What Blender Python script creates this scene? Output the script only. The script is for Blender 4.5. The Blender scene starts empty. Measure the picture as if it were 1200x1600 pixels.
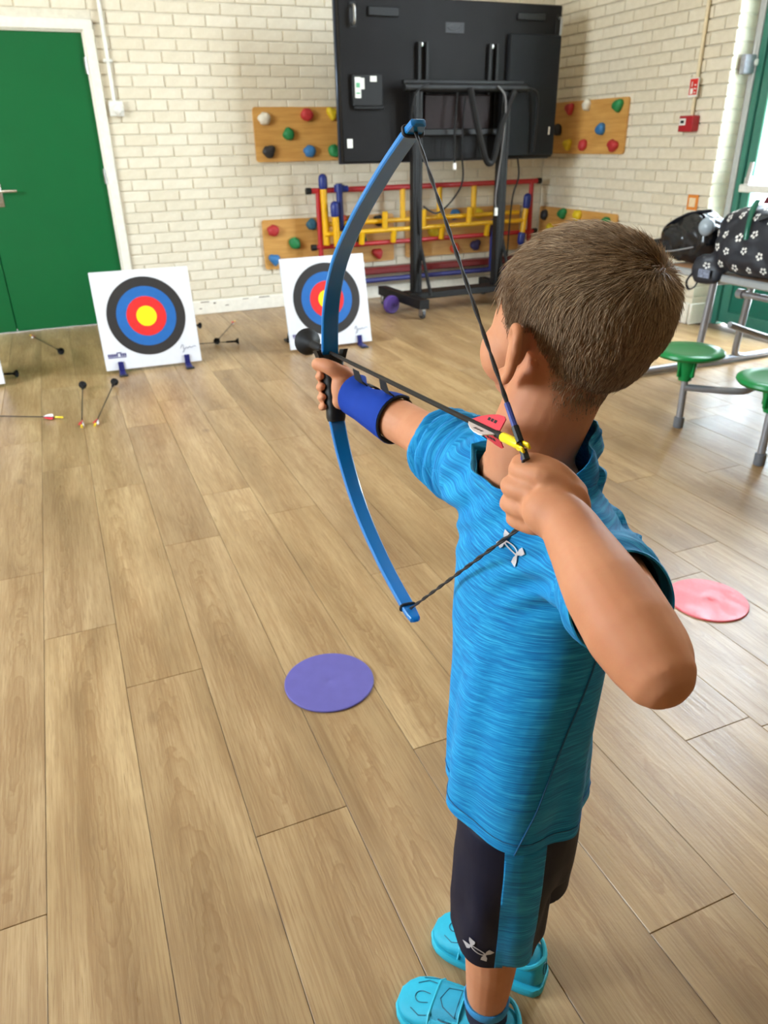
import bpy, bmesh, math, random
import numpy as np
from mathutils import Vector, Matrix, noise
from mathutils.bvhtree import BVHTree

rnd = random.Random(7)
S = bpy.context.scene
COL = S.collection

# ------------------------------------------------------------------ camera
CAM_H = 1.25
cd = bpy.data.cameras.new('camera')
cam = bpy.data.objects.new('camera', cd)
COL.objects.link(cam)
S.camera = cam
cd.sensor_fit = 'VERTICAL'
cd.sensor_height = 36.0
cd.sensor_width = 27.0
cd.lens = 1149.08 * 36.0 / 1600.0
cd.clip_start = 0.02
rt = Vector((0.92158346, -0.38780657, -0.01702908))
up = Vector((0.18828427, 0.40821460, 0.89325801))
fw = Vector((0.33945981, 0.82641812, -0.44922170))
cam.matrix_world = Matrix(((rt.x, up.x, -fw.x, 0), (rt.y, up.y, -fw.y, 0),
                           (rt.z, up.z, -fw.z, CAM_H), (0, 0, 0, 1)))
cd.dof.use_dof = True
cd.dof.focus_distance = 0.72
cd.dof.aperture_fstop = 12.0

# ------------------------------------------------------------------ sky, exposure
S.view_settings.view_transform = 'Standard'
S.view_settings.look = 'None'
S.view_settings.gamma = 1.0
S.view_settings.use_curve_mapping = False
S.view_settings.exposure = -0.05
S.cycles.use_denoising = True
S.cycles.max_bounces = 8
S.cycles.diffuse_bounces = 5
S.cycles.sample_clamp_indirect = 60.0
S.cycles.caustics_reflective = False
S.cycles.caustics_refractive = False
SKY = 8.0
W = bpy.data.worlds.new('sky')
S.world = W
W.use_nodes = True
wn = W.node_tree.nodes
wl = W.node_tree.links
bg = wn['Background']
sk = wn.new('ShaderNodeTexSky')
sk.sky_type = 'NISHITA'
sk.sun_disc = False
sk.sun_elevation = math.radians(50)
sk.sun_rotation = math.radians(200)
sk.air_density = 1.0
sk.dust_density = 3.0
mx = wn.new('ShaderNodeMixRGB')
mx.inputs[0].default_value = 0.7
mx.inputs[2].default_value = (5.2, 5.5, 6.0, 1)       # bright overcast veil over the blue
wl.new(sk.outputs[0], mx.inputs[1])
wl.new(mx.outputs[0], bg.inputs[0])
bg.inputs[1].default_value = SKY
LAMP = 14.0

# room: X along the back wall, Y towards it
YB = 6.306           # back wall
XR = 4.22            # right wall
XD = 4.39            # recessed glazing line of the right wall
XL = -3.6            # left wall
YF = -5.0            # wall behind the camera
ZC = 4.2             # ceiling

def portal(loc, rot, sx, sy):
    l = bpy.data.lights.new('window_daylight', 'AREA')
    l.shape = 'RECTANGLE'; l.size = sx; l.size_y = sy
    l.cycles.is_portal = True
    o = bpy.data.objects.new('window_daylight', l); COL.objects.link(o)
    o.location = loc; o.rotation_euler = rot
    return o

# ------------------------------------------------------------------ helpers
def lin(c):
    """sRGB 0..255 -> linear"""
    r = []
    for v in c[:3]:
        v = v / 255.0
        r.append(v / 12.92 if v <= 0.04045 else ((v + 0.055) / 1.055) ** 2.4)
    return (r[0], r[1], r[2], 1.0)

class NT:
    def __init__(s, name):
        s.m = bpy.data.materials.new(name); s.m.use_nodes = True
        s.t = s.m.node_tree; s.n = s.t.nodes; s.b = s.n['Principled BSDF']
    def new(s, ty, **kw):
        o = s.n.new('ShaderNode' + ty)
        for k, v in kw.items(): setattr(o, k, v)
        return o
    def link(s, a, b): s.t.links.new(a, b)
    def math(s, op, a, b=None, c=None):
        o = s.new('Math', operation=op)
        for i, x in enumerate((a, b, c)):
            if x is None: continue
            if isinstance(x, (int, float)): o.inputs[i].default_value = x
            else: s.link(x, o.inputs[i])
        return o.outputs[0]
    def ramp(s, fac, stops, interp='LINEAR'):
        o = s.new('ValToRGB'); e = o.color_ramp.elements; o.color_ramp.interpolation = interp
        while len(e) < len(stops): e.new(0.5)
        for i, (p, c) in enumerate(stops):
            e[i].position = p; e[i].color = c
        s.link(fac, o.inputs[0]); return o.outputs[0]
    def mix(s, f, a, b, mode='MIX'):
        o = s.new('MixRGB', blend_type=mode)
        for i, x in enumerate((f, a, b)):
            if isinstance(x, (int, float)): o.inputs[i].default_value = x if i == 0 else x
            elif isinstance(x, tuple): o.inputs[i].default_value = x
            else: s.link(x, o.inputs[i])
        return o.outputs[0]
    def noise(s, vec, scale, detail=2.0, rough=0.5, dist=0.0):
        o = s.new('TexNoise'); o.inputs['Scale'].default_value = scale
        o.inputs['Detail'].default_value = detail; o.inputs['Roughness'].default_value = rough
        o.inputs['Distortion'].default_value = dist
        if vec is not None: s.link(vec, o.inputs['Vector'])
        return o.outputs[0]
    def coord(s, which='Object'): return s.new('TexCoord').outputs[which]
    def mapping(s, vec, scale=(1, 1, 1), rot=(0, 0, 0), loc=(0, 0, 0)):
        o = s.new('Mapping'); s.link(vec, o.inputs[0])
        o.inputs['Scale'].default_value = scale; o.inputs['Rotation'].default_value = rot
        o.inputs['Location'].default_value = loc; return o.outputs[0]
    def bump(s, h, strength=0.2, dist=0.01):
        o = s.new('Bump'); o.inputs['Strength'].default_value = strength
        o.inputs['Distance'].default_value = dist; s.link(h, o.inputs['Height'])
        s.link(o.outputs[0], s.b.inputs['Normal']); return o

def plain(name, c, rough=0.5, metal=0.0, var=0.06, scale=30.0, bump=0.0, bscale=200.0, spec=0.5, coat=0.0, sheen=0.0):
    t = NT(name); c = lin(c)
    n = t.noise(t.coord(), scale, 3.0)
    lo = tuple(max(0, v * (1 - var)) for v in c[:3]) + (1,); hi = tuple(min(1, v * (1 + var)) for v in c[:3]) + (1,)
    t.link(t.ramp(n, [(0.3, lo), (0.7, hi)]), t.b.inputs['Base Color'])
    t.b.inputs['Roughness'].default_value = rough; t.b.inputs['Metallic'].default_value = metal
    t.b.inputs['Specular IOR Level'].default_value = spec
    t.b.inputs['Coat Weight'].default_value = coat
    t.b.inputs['Sheen Weight'].default_value = sheen
    if bump: t.bump(t.noise(t.coord(), bscale, 2.0), bump, 0.002)
    return t.m

class MB:
    """collects simple shapes into one mesh"""
    def __init__(s): s.v = []; s.f = []
    def add(s, vs, fs, M=None):
        o = len(s.v)
        s.v += [tuple(M @ Vector(p)) for p in vs] if M is not None else [tuple(p) for p in vs]
        s.f += [tuple(i + o for i in f) for f in fs]; return s
    def box(s, c, d, ch=0.0, M=None):
        hx, hy, hz = d[0] / 2, d[1] / 2, d[2] / 2
        if ch <= 0:
            vs = [(c[0] + a * hx, c[1] + b * hy, c[2] + e * hz) for a in (-1, 1) for b in (-1, 1) for e in (-1, 1)]
            fs = [(0, 1, 3, 2), (4, 6, 7, 5), (0, 4, 5, 1), (2, 3, 7, 6), (0, 2, 6, 4), (1, 5, 7, 3)]
            return s.add(vs, fs, M)
        ch = min(ch, hx * .9, hy * .9, hz * .9)
        vs = []; ix = {}
        for a in (-1, 1):
            for b in (-1, 1):
                for e in (-1, 1):
                    for k in range(3):
                        p = [a * (hx - ch), b * (hy - ch), e * (hz - ch)]
                        p[k] = (a * hx, b * hy, e * hz)[k]
                        ix[(a, b, e, k)] = len(vs); vs.append((c[0] + p[0], c[1] + p[1], c[2] + p[2]))
        q = lambda *ks: tuple(ix[k] for k in ks)
        fs = []
        for a in (-1, 1):
            fs += [q((a, -1, -1, 0), (a, 1, -1, 0), (a, 1, 1, 0), (a, -1, 1, 0)),
                   q((-1, a, -1, 1), (1, a, -1, 1), (1, a, 1, 1), (-1, a, 1, 1)),
                   q((-1, -1, a, 2), (1, -1, a, 2), (1, 1, a, 2), (-1, 1, a, 2))]
            for b in (-1, 1):
                fs += [q((a, b, -1, 0), (a, b, 1, 0), (a, b, 1, 1), (a, b, -1, 1)),
                       q((a, -1, b, 0), (a, 1, b, 0), (a, 1, b, 2), (a, -1, b, 2)),
                       q((-1, a, b, 1), (1, a, b, 1), (1, a, b, 2), (-1, a, b, 2))]
                for e in (-1, 1): fs.append(q((a, b, e, 0), (a, b, e, 1), (a, b, e, 2)))
        return s.add(vs, fs, M)
    def loft(s, rings, caps=True, closed=False, M=None):
        n = len(rings[0]); vs = [p for r in rings for p in r]; fs = []
        m = len(rings)
        for i in range(m if closed else m - 1):
            j = (i + 1) % m
            for k in range(n): fs.append((i * n + k, i * n + (k + 1) % n, j * n + (k + 1) % n, j * n + k))
        if caps and not closed: fs += [tuple(range(n - 1, -1, -1)), tuple((m - 1) * n + k for k in range(n))]
        return s.add(vs, fs, M)
    def tube(s, pts, r, n=8, caps=True, closed=False, ref=None, flat=1.0, M=None, round_ends=False):
        pts = [Vector(p) for p in pts]; m = len(pts)
        rs = [r] * m if isinstance(r, (int, float)) else list(r)
        if round_ends:
            a = (pts[0] - pts[1]).normalized(); b = (pts[-1] - pts[-2]).normalized()
            e0 = [pts[0] + a * rs[0] * x for x in (.98, .8, .45)]; r0 = [rs[0] * x for x in (.2, .6, .89)]
            e1 = [pts[-1] + b * rs[-1] * x for x in (.45, .8, .98)]; r1 = [rs[-1] * x for x in (.89, .6, .2)]
            pts = e0 + pts + e1; rs = r0 + rs + r1; m = len(pts)
        tang = []
        for i in range(m):
            a = pts[(i - 1) % m] if (closed or i > 0) else pts[i]; b = pts[(i + 1) % m] if (closed or i < m - 1) else pts[i]
            tang.append((b - a).normalized())
        u = Vector(ref) if ref is not None else (Vector((0, 0, 1)) if abs(tang[0].z) < .9 else Vector((1, 0, 0)))
        rings = []
        for i in range(m):
            t = tang[i]; u2 = u - t * u.dot(t)
            if u2.length < 1e-6: u2 = t.orthogonal()
            u2.normalize(); w = t.cross(u2)
            if ref is None: u = u2
            rings.append([pts[i] + (u2 * math.cos(2 * math.pi * k / n) * flat + w * math.sin(2 * math.pi * k / n)) * rs[i] for k in range(n)])
        return s.loft(rings, caps, closed, M)
    def lathe(s, prof, n=20, M=None, caps=True):
        rings = [[(r * math.cos(2 * math.pi * k / n), r * math.sin(2 * math.pi * k / n), z) for k in range(n)] for r, z in prof]
        return s.loft(rings, caps, False, M)
    def prism(s, poly, z0, z1, M=None):
        n = len(poly)
        vs = [(x, y, z0) for x, y in poly] + [(x, y, z1) for x, y in poly]
        fs = [tuple(range(n - 1, -1, -1)), tuple(range(n, 2 * n))] + [(k, (k + 1) % n, n + (k + 1) % n, n + k) for k in range(n)]
        return s.add(vs, fs, M)
    def ball(s, c, r, nu=14, nv=9, M=None):
        if isinstance(r, (int, float)): r = (r, r, r)
        rings = []
        for j in range(1, nv):
            a = math.pi * j / nv
            rings.append([(c[0] + r[0] * math.sin(a) * math.cos(2 * math.pi * k / nu), c[1] + r[1] * math.sin(a) * math.sin(2 * math.pi * k / nu),
                           c[2] - r[2] * math.cos(a)) for k in range(nu)])
        o = len(s.v); s.loft(rings, False, False, M)
        t = [(c[0], c[1], c[2] - r[2]), (c[0], c[1], c[2] + r[2])]
        o2 = len(s.v); s.add(t, [], M)
        for k in range(nu):
            s.f.append((o2, o + (k + 1) % nu, o + k)); b = o + (nv - 2) * nu
            s.f.append((o2 + 1, b + k, b + (k + 1) % nu))
        return s
    def mesh(s, name, smooth=40.0):
        me = bpy.data.meshes.new(name); me.from_pydata(s.v, [], s.f)
        bm = bmesh.new(); bm.from_mesh(me); bmesh.ops.recalc_face_normals(bm, faces=bm.faces); bm.to_mesh(me); bm.free()
        if smooth:
            me.shade_smooth(); me.set_sharp_from_angle(angle=math.radians(smooth))
        return me

def link(name, me, m, parent=None, loc=None, rot=None, label=None, kind=None):
    o = bpy.data.objects.new(name, me); COL.objects.link(o)
    if m is not None and not me.materials: me.materials.append(m)
    if parent is not None: o.parent = parent
    if loc is not None: o.location = loc
    if rot is not None: o.rotation_euler = rot
    if label: o['label'] = label
    if kind: o['kind'] = kind
    return o
def obj(name, mb, m, parent=None, smooth=40.0, **kw): return link(name, mb.mesh(name, smooth), m, parent, **kw)
def wchild(o, parent):
    """child whose mesh is in world coordinates"""
    o.parent = parent
    o.matrix_parent_inverse = parent.matrix_basis.inverted()
    return o
def thing(name, label, cat, loc=(0, 0, 0), rotz=0.0, group=None, rot=None):
    o = bpy.data.objects.new(name, None); COL.objects.link(o); o.empty_display_size = 0.1
    o.location = loc; o.rotation_euler = rot if rot else (0, 0, rotz)
    o['label'] = label; o['category'] = cat
    if group: o['group'] = group
    return o
def tag(o, label, cat, group=None):
    o['label'] = label; o['category'] = cat
    if group: o['group'] = group
    return o
def struct(name, mb, m, smooth=40.0):
    o = obj(name, mb, m, None, smooth); o['kind'] = 'structure'; return o
def copy_tree(o, parent=None):
    c = o.copy(); COL.objects.link(c); c.parent = parent
    for ch in list(o.children): copy_tree(ch, c)
    return c
def aim(p, q):
    """matrix that stands at p with local +Z towards q"""
    d = (Vector(q) - Vector(p)).normalized()
    return Matrix.Translation(Vector(p)) @ d.to_track_quat('Z', 'Y').to_matrix().to_4x4()
def smoothpath(pts, sub=6):
    P = [Vector(p) for p in pts]; out = []
    for i in range(len(P) - 1):
        p0 = P[max(i - 1, 0)]; p1 = P[i]; p2 = P[i + 1]; p3 = P[min(i + 2, len(P) - 1)]
        for k in range(sub):
            t = k / sub
            out.append(0.5 * ((2 * p1) + (p2 - p0) * t + (2 * p0 - 5 * p1 + 4 * p2 - p3) * t * t + (3 * p1 - p0 - 3 * p2 + p3) * t ** 3))
    out.append(P[-1]); return out
def eval_mods(o):
    """mesh with the object's modifiers applied"""
    dg = bpy.context.evaluated_depsgraph_get(); dg.update()
    me = bpy.data.meshes.new_from_object(o.evaluated_get(dg)); return me
def remesh(mb, voxel, smooth_it=6, fac=0.5):
    me = bpy.data.meshes.new('tmp'); me.from_pydata(mb.v, [], mb.f)
    bm = bmesh.new(); bm.from_mesh(me); bmesh.ops.recalc_face_normals(bm, faces=bm.faces); bm.to_mesh(me); bm.free()
    o = bpy.data.objects.new('tmp', me); COL.objects.link(o)
    r = o.modifiers.new('r', 'REMESH'); r.mode = 'VOXEL'; r.voxel_size = voxel
    if smooth_it:
        k = o.modifiers.new('s', 'SMOOTH'); k.factor = fac; k.iterations = smooth_it
    out = eval_mods(o)
    bpy.data.objects.remove(o); bpy.data.meshes.remove(me)
    return out
# ------------------------------------------------------------------ materials of the room
def paint_brick():
    t = NT('painted_brick')
    co = t.coord('Object'); oi = t.new('ObjectInfo')
    n = t.noise(co, 28.0, 4.0, 0.6)
    c = t.ramp(n, [(0.3, lin((218, 211, 194))), (0.7, lin((227, 221, 206)))])
    tint = t.ramp(oi.outputs['Random'], [(0, lin((247, 243, 235))), (1, lin((255, 253, 249)))])
    t.link(t.mix(1.0, c, tint, 'MULTIPLY'), t.b.inputs['Base Color'])
    t.b.inputs['Roughness'].default_value = 0.5
    t.bump(t.noise(co, 90.0, 4.0), 0.35, 0.004)
    return t.m
M_BRICK = paint_brick()
M_MORTAR = plain('painted_mortar', (214, 207, 190), 0.6, var=0.08, bump=0.2)
M_WALLP = plain('painted_wall', (205, 190, 162), 0.6)
M_WHITE = plain('white_gloss_paint', (232, 228, 216), 0.35, var=0.05)
M_CEIL = plain('ceiling_white', (205, 202, 196), 0.8)
M_GREEN_DOOR = plain('green_door_paint', (0, 92, 46), 0.38, var=0.04, scale=3)
M_GREEN_FRAME = plain('green_aluminium', (46, 112, 96), 0.35, var=0.05)
M_STEEL = plain('brushed_steel', (190, 190, 188), 0.3, 0.9)
M_GREYMET = plain('grey_painted_metal', (146, 148, 152), 0.35, 0.3)
M_BLACK = plain('black_metal', (18, 18, 19), 0.5, 0.0, spec=.3)
M_BLACKP = plain('black_plastic', (18, 18, 19), 0.5, spec=.35)
M_RUBBER = plain('dark_rubber', (34, 34, 35), 0.7)
M_WHITEP = plain('white_plastic', (225, 224, 218), 0.4)

def wood_floor():
    t = NT('oak_vinyl_plank')
    co = t.coord('Object'); oi = t.new('ObjectInfo'); rn = oi.outputs['Random']
    off = t.new('CombineXYZ'); t.link(t.math('MULTIPLY', rn, 37.0), off.inputs[1]); t.link(t.math('MULTIPLY', rn, 91.0), off.inputs[2])
    va = t.new('VectorMath', operation='ADD'); t.link(co, va.inputs[0]); t.link(off.outputs[0], va.inputs[1]); p = va.outputs[0]
    sx = t.new('SeparateXYZ'); t.link(p, sx.inputs[0])
    big = t.noise(t.mapping(p, (7, 1.3, 1)), 1.0, 3.0, 0.55, 0.4)
    warp = t.noise(t.mapping(p, (5, 1.1, 1)), 1.0, 2.0, 0.5)
    # growth rings cut lengthways: elongated arches down the middle of a board
    so = t.new('SeparateXYZ'); t.link(co, so.inputs[0])
    cx = t.math('ADD', t.math('ADD', so.outputs[0], t.math('MULTIPLY', t.math('SUBTRACT', t.math('FRACT', t.math('MULTIPLY', rn, 17.3)), .5), .09)), t.math('MULTIPLY', t.math('SUBTRACT', warp, .5), .035))
    cy = t.math('ADD', t.math('MULTIPLY', t.math('ADD', so.outputs[1], t.math('SUBTRACT', t.math('FRACT', t.math('MULTIPLY', rn, 53.7)), .5)), .075), t.math('MULTIPLY', t.math('SUBTRACT', big, .5), .05))
    rr_ = t.math('SQRT', t.math('ADD', t.math('MULTIPLY', cx, cx), t.math('MULTIPLY', cy, cy)))
    cath = t.ramp(t.math('FRACT', t.math('ADD', t.math('MULTIPLY', rr_, 105.0), t.math('MULTIPLY', t.noise(p, 30.0, 2.0), 1.2))), [(0, (0, 0, 0, 1)), (.62, (.5, .5, .5, 1)), (.86, (1, 1, 1, 1)), (1, (0, 0, 0, 1))])
    cmask = t.ramp(t.math('ADD', t.math('ABSOLUTE', cx), t.math('MULTIPLY', t.math('SUBTRACT', big, .5), .05)), [(.018, (1, 1, 1, 1)), (.060, (0, 0, 0, 1))])
    fib = t.noise(t.mapping(p, (260, 7, 1)), 1.0, 3.0, 0.6)
    fib2 = t.noise(t.mapping(p, (60, 2.2, 1)), 1.0, 4.0, 0.6)
    base = t.ramp(big, [(0.28, lin((150, 124, 88))), (0.47, lin((170, 143, 104))), (0.68, lin((190, 164, 124)))])
    dark = t.mix(1.0, base, lin((206, 186, 166)), 'MULTIPLY')
    f1 = t.math('MULTIPLY', t.math('MULTIPLY', cath, cmask), 0.62)
    c = t.mix(f1, base, dark)
    c = t.mix(t.ramp(fib, [(0.40, (.42, .42, .42, 1)), (0.56, (0, 0, 0, 1))]), c, dark)
    c = t.mix(t.ramp(fib2, [(0.34, (.45, .45, .45, 1)), (0.52, (0, 0, 0, 1))]), c, dark)
    fib3 = t.noise(t.mapping(p, (620, 16, 1)), 1.0, 2.0, 0.5)
    c = t.mix(t.ramp(fib3, [(0.56, (0, 0, 0, 1)), (0.70, (.55, .55, .55, 1))]), c, lin((128, 98, 64)))
    tint = t.ramp(rn, [(0, lin((236, 232, 228))), (0.5, lin((247, 243, 237))), (1, lin((255, 252, 244)))])
    c = t.mix(1.0, c, tint, 'MULTIPLY')
    knot = t.noise(t.mapping(p, (9, 5, 1), loc=(5, 5, 0)), 1.0, 1.0)
    c = t.mix(t.ramp(knot, [(0.74, (0, 0, 0, 1)), (0.82, (.7, .7, .7, 1))]), c, lin((112, 84, 56)))
    t.link(c, t.b.inputs['Base Color'])
    rr = t.ramp(fib, [(0.3, (.42, .42, .42, 1)), (0.7, (.27, .27, .27, 1))])
    t.link(rr, t.b.inputs['Roughness'])
    t.b.inputs['Specular IOR Level'].default_value = 0.5
    h = t.math('ADD', t.math('MULTIPLY', fib, 0.6), t.math('MULTIPLY', t.noise(p, 140.0, 3.0), 0.6))
    t.bump(h, 0.16, 0.002)
    return t.m
M_FLOOR = wood_floor()
M_JOINT = plain('plank_joint', (96, 74, 50), 0.7)

# ------------------------------------------------------------------ floor: slab + planks
fl = struct('floor', MB().box(((XL + XD) / 2 + .1, (YF + YB) / 2, -0.0545), (XD - XL + .6, YB - YF + .4, 0.10)), M_JOINT)
PW, PL = 0.196, 1.316
ends = {-1: 1.05, 0: 1.957, 1: 1.645, 2: 1.06, 3: 2.74, 4: 1.15, 7: 0.92, 5: 1.9, 6: 1.55, 8: 2.2}
plank_me = {}
def plank_mesh(L):
    k = round(L, 3)
    if k not in plank_me:
        plank_me[k] = MB().box((0, 0, -0.0023), (PW - 0.0012, L - 0.0012, 0.0046), 0.0009).mesh('plank', 30)
    return plank_me[k]
YP0, YP1 = 0.1, YB
far = MB()
for k in range(-5, 24):
    x = -0.25 + PW * k + PW / 2
    if x + PW / 2 > XD + .02: continue
    e0 = ends.get(k, rnd.uniform(0, PL))
    y = e0 - PL * math.ceil((e0 - YP0) / PL)
    while y < YP1 - 0.02:
        a, b = max(y, YP0), min(y + PL, YP1)
        if b - a > 0.03: link('plank', plank_mesh(b - a), M_FLOOR, fl, (x, (a + b) / 2, 0.0))
        y += PL
# floor away from the camera's view: one piece of the same planks
for k in range(-17, 24):
    x = -0.25 + PW * k + PW / 2
    if x - PW / 2 < XL or x > XD: continue
    if k < -5: far.box((x, (YF + YB) / 2, -0.0023), (PW - 0.0012, YB - YF, 0.0046), 0.0009)
    else: far.box((x, (YF + YP0) / 2, -0.0023), (PW - 0.0012, YP0 - YF - 0.001, 0.0046), 0.0009)
obj('plank', far, M_FLOOR, fl, 30, kind='stuff')

# ------------------------------------------------------------------ brick walls
BL, BH, BZ0, BP = 0.2275, 0.0758, 0.0396, 0.0758
brick_me = {}
def brick_mesh(L, H, D=0.02):
    k = (round(L, 3), round(H, 3))
    if k not in brick_me:
        b = MB().box((0, 0, 0), (L, D, H), 0.0035)
        b.v = [(x + rnd.uniform(-.0008, .0008), y + rnd.uniform(-.0008, .0008), z + rnd.uniform(-.0008, .0008)) for x, y, z in b.v]
        brick_me[k] = b.mesh('brick', 30)
    return brick_me[k]

def brick_wall(wall, u0, u1, z1, phase, place, holes, dist, hidden, maxn=300):
    """place(u, z) -> (location, rotation z) of a brick centre on the wall plane"""
    cells = []
    i = 0
    while BZ0 + i * BP < z1:
        za = BZ0 + i * BP; zb = min(za + BP, z1)
        u = phase + (0 if i % 2 == 0 else BL / 2)
        u -= BL * math.ceil((u - u0) / BL)
        while u < u1:
            a, b = max(u, u0), min(u + BL, u1)
            segs = [(a, b)]
            for ha, hb, hz in holes:
                if za < hz - 0.02:
                    ns = []
                    for p, q in segs:
                        if q <= ha or p >= hb: ns.append((p, q)); continue
                        if p < ha: ns.append((p, ha))
                        if q > hb: ns.append((hb, q))
                    segs = ns
            for p, q in segs:
                if q - p > 0.03 and zb - za > 0.02: cells.append(((p + q) / 2, (za + zb) / 2, q - p, zb - za))
            u += BL
        i += 1
    cells.sort(key=lambda c: (hidden(c[0], c[1]), dist(c[0], c[1])))
    rest = MB()
    for j, (u, z, L, H) in enumerate(cells):
        loc, rz = place(u, z)
        if j < maxn: link('brick', brick_mesh(L - 0.0065, H - 0.008), M_BRICK, wall, loc, (0, 0, rz))
        else: rest.box((0, 0, 0), (L - 0.0065, 0.02, H - 0.008), 0.0035, Matrix.Translation(loc) @ Matrix.Rotation(rz, 4, 'Z'))
    if rest.v: obj('brick', rest, M_BRICK, wall, 30, kind='stuff')

dcam = lambda x, y, z: math.sqrt(x * x + y * y + (z - CAM_H) ** 2)
DX0, DX1, DZ = -1.31, 0.495, 2.035          # hole of the double door
wb = MB()
wb.box(((XL + DX0) / 2, YB + 0.106, ZC / 2), (DX0 - XL, 0.2, ZC)).box(((DX1 + XD + .2) / 2, YB + 0.106, ZC / 2), (XD + .2 - DX1, 0.2, ZC))
wb.box(((DX0 + DX1) / 2, YB + 0.106, (DZ + ZC) / 2), (DX1 - DX0, 0.2, ZC - DZ))
wall_back = struct('wall_back', wb, M_MORTAR, 0)
brick_wall(wall_back, -0.75, XR, 2.5, 0.819, lambda u, z: ((u, YB - 0.003 + 0.01, z), 0.0), [(DX0, DX1, DZ)],
           lambda u, z: dcam(u, YB, z), lambda u, z: (2.15 < u < 3.85 and 1.2 < z) or z > 2.33 or z < 0.1)
wr = MB().box((XR + 0.112, (4.23 + YB) / 2, ZC / 2), (0.2, YB - 4.23 - 0.008, ZC))
wr.box((XD + 0.06, 3.5, (3.9 + ZC) / 2), (0.12, 1.4, ZC - 3.9)).box((XD + .06, 4.2, ZC / 2), (.06, .07, ZC))
wall_right = struct('wall_right', wr, M_MORTAR, 0)
brick_wall(wall_right, 4.238, YB - 0.012, 2.5, 4.34, lambda u, z: ((XR - 0.003 + 0.01, u, z), math.pi / 2), [],
           lambda u, z: dcam(XR, u, z), lambda u, z: z > 2.42 or z < 0.1, 270)
# end face of the pier
i = 0
while BZ0 + i * BP < 2.5:
    z = BZ0 + (i + .5) * BP
    link('brick', brick_mesh(0.20, BP - 0.009), M_BRICK, wall_right, (XR + 0.1, 4.23 + 0.01, z)); i += 1

# ceiling, left wall and the wall behind the camera, with their windows
struct('ceiling', MB().box(((XL + XD) / 2, (YF + YB) / 2, ZC + 0.05), (XD - XL + .4, YB - YF + .4, 0.1)), M_CEIL)
def windowed_wall(name, axis, pos, u0, u1, wins, z0, z1, thick, sgn):
    """plain wall along u with rectangular windows between z0 and z1"""
    mb = MB(); cur = u0
    def bx(a, b, za, zb):
        if b - a < 1e-3: return
        c = ((a + b) / 2, pos + sgn * thick / 2, (za + zb) / 2); d = (b - a, thick, zb - za)
        if axis == 'Y': c = (c[1], c[0], c[2]); d = (d[1], d[0], d[2])
        mb.box(c, d)
    for a, b in wins:
        bx(cur, a, 0, ZC); bx(a, b, 0, z0); bx(a, b, z1, ZC); cur = b
    bx(cur, u1, 0, ZC)
    return struct(name, mb, M_WALLP, 0)
def window_unit(idx, axis, pos, a, b, z0, z1, n, m):
    """frame, mullions and panes"""
    root = bpy.data.objects.new('window_%d' % idx, None); COL.objects.link(root); root['kind'] = 'structure'
    fr = MB()
    def bx(mb, u, v, z, du, dv, dz):
        if axis == 'Y': mb.box((v, u, z), (dv, du, dz), 0.004)
        else: mb.box((u, v, z), (du, dv, dz), 0.004)
    for zz in (z0 + .03, z1 - .03): bx(fr, (a + b) / 2, pos, zz, b - a, .07, .06)
    for k in range(n + 1): bx(fr, a + .03 + (b - a - .06) * k / n, pos, (z0 + z1) / 2, .06, .07, z1 - z0)
    obj('window_frame', fr, m, root)
    for k in range(n):
        g = MB(); w = (b - a - .06) / n
        bx(g, a + .03 + w * (k + .5), pos, (z0 + z1) / 2, w - .05, .006, z1 - z0 - .1)
        obj('pane', g, M_GLASS, root, 0)
    return root
def glass():
    t = NT('clear_glass'); t.n.remove(t.b)
    g = t.new('BsdfTransparent'); g.inputs[0].default_value = (.94, .97, .96, 1)
    r = t.new('BsdfGlossy'); r.inputs['Roughness'].default_value = 0.02
    ge = t.new('NewGeometry'); f = t.new('Fresnel'); t.link(t.math('ADD', t.math('MULTIPLY', ge.outputs['Backfacing'], 1 / 1.45 - 1.45), 1.45), f.inputs[0])
    mx_ = t.new('MixShader'); t.link(f.outputs[0], mx_.inputs[0]); t.link(g.outputs[0], mx_.inputs[1]); t.link(r.outputs[0], mx_.inputs[2])
    t.link(mx_.outputs[0], t.n['Material Output'].inputs[0]); return t.m
M_GLASS = glass()
windowed_wall('wall_left', 'Y', XL, YF, YB, [(1.5, 3.8)], 1.1, 3.0, 0.15, -1)
window_unit(1, 'Y', XL - .07, 1.5, 3.8, 1.1, 3.0, 3, M_WHITE)
windowed_wall('wall_front', 'X', YF, XL, XD, [], 0.9, 2.6, 0.15, -1)
# right side beyond the pier: green glazed doors, then a long window
windowed_wall('wall_right_near', 'Y', XD, YF, 2.82, [], 0.12, 3.4, 0.15, 1)
window_unit(2, 'Y', XD + .04, 2.84, 4.16, 2.44, 3.9, 2, M_GREEN_FRAME)
portal((XL - .16, 2.65, 2.05), (0, math.radians(-90), 0), 1.9, 2.3)
portal((XD + .16, 3.5, 1.98), (0, math.radians(90), 0), 3.86, 1.32)

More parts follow.
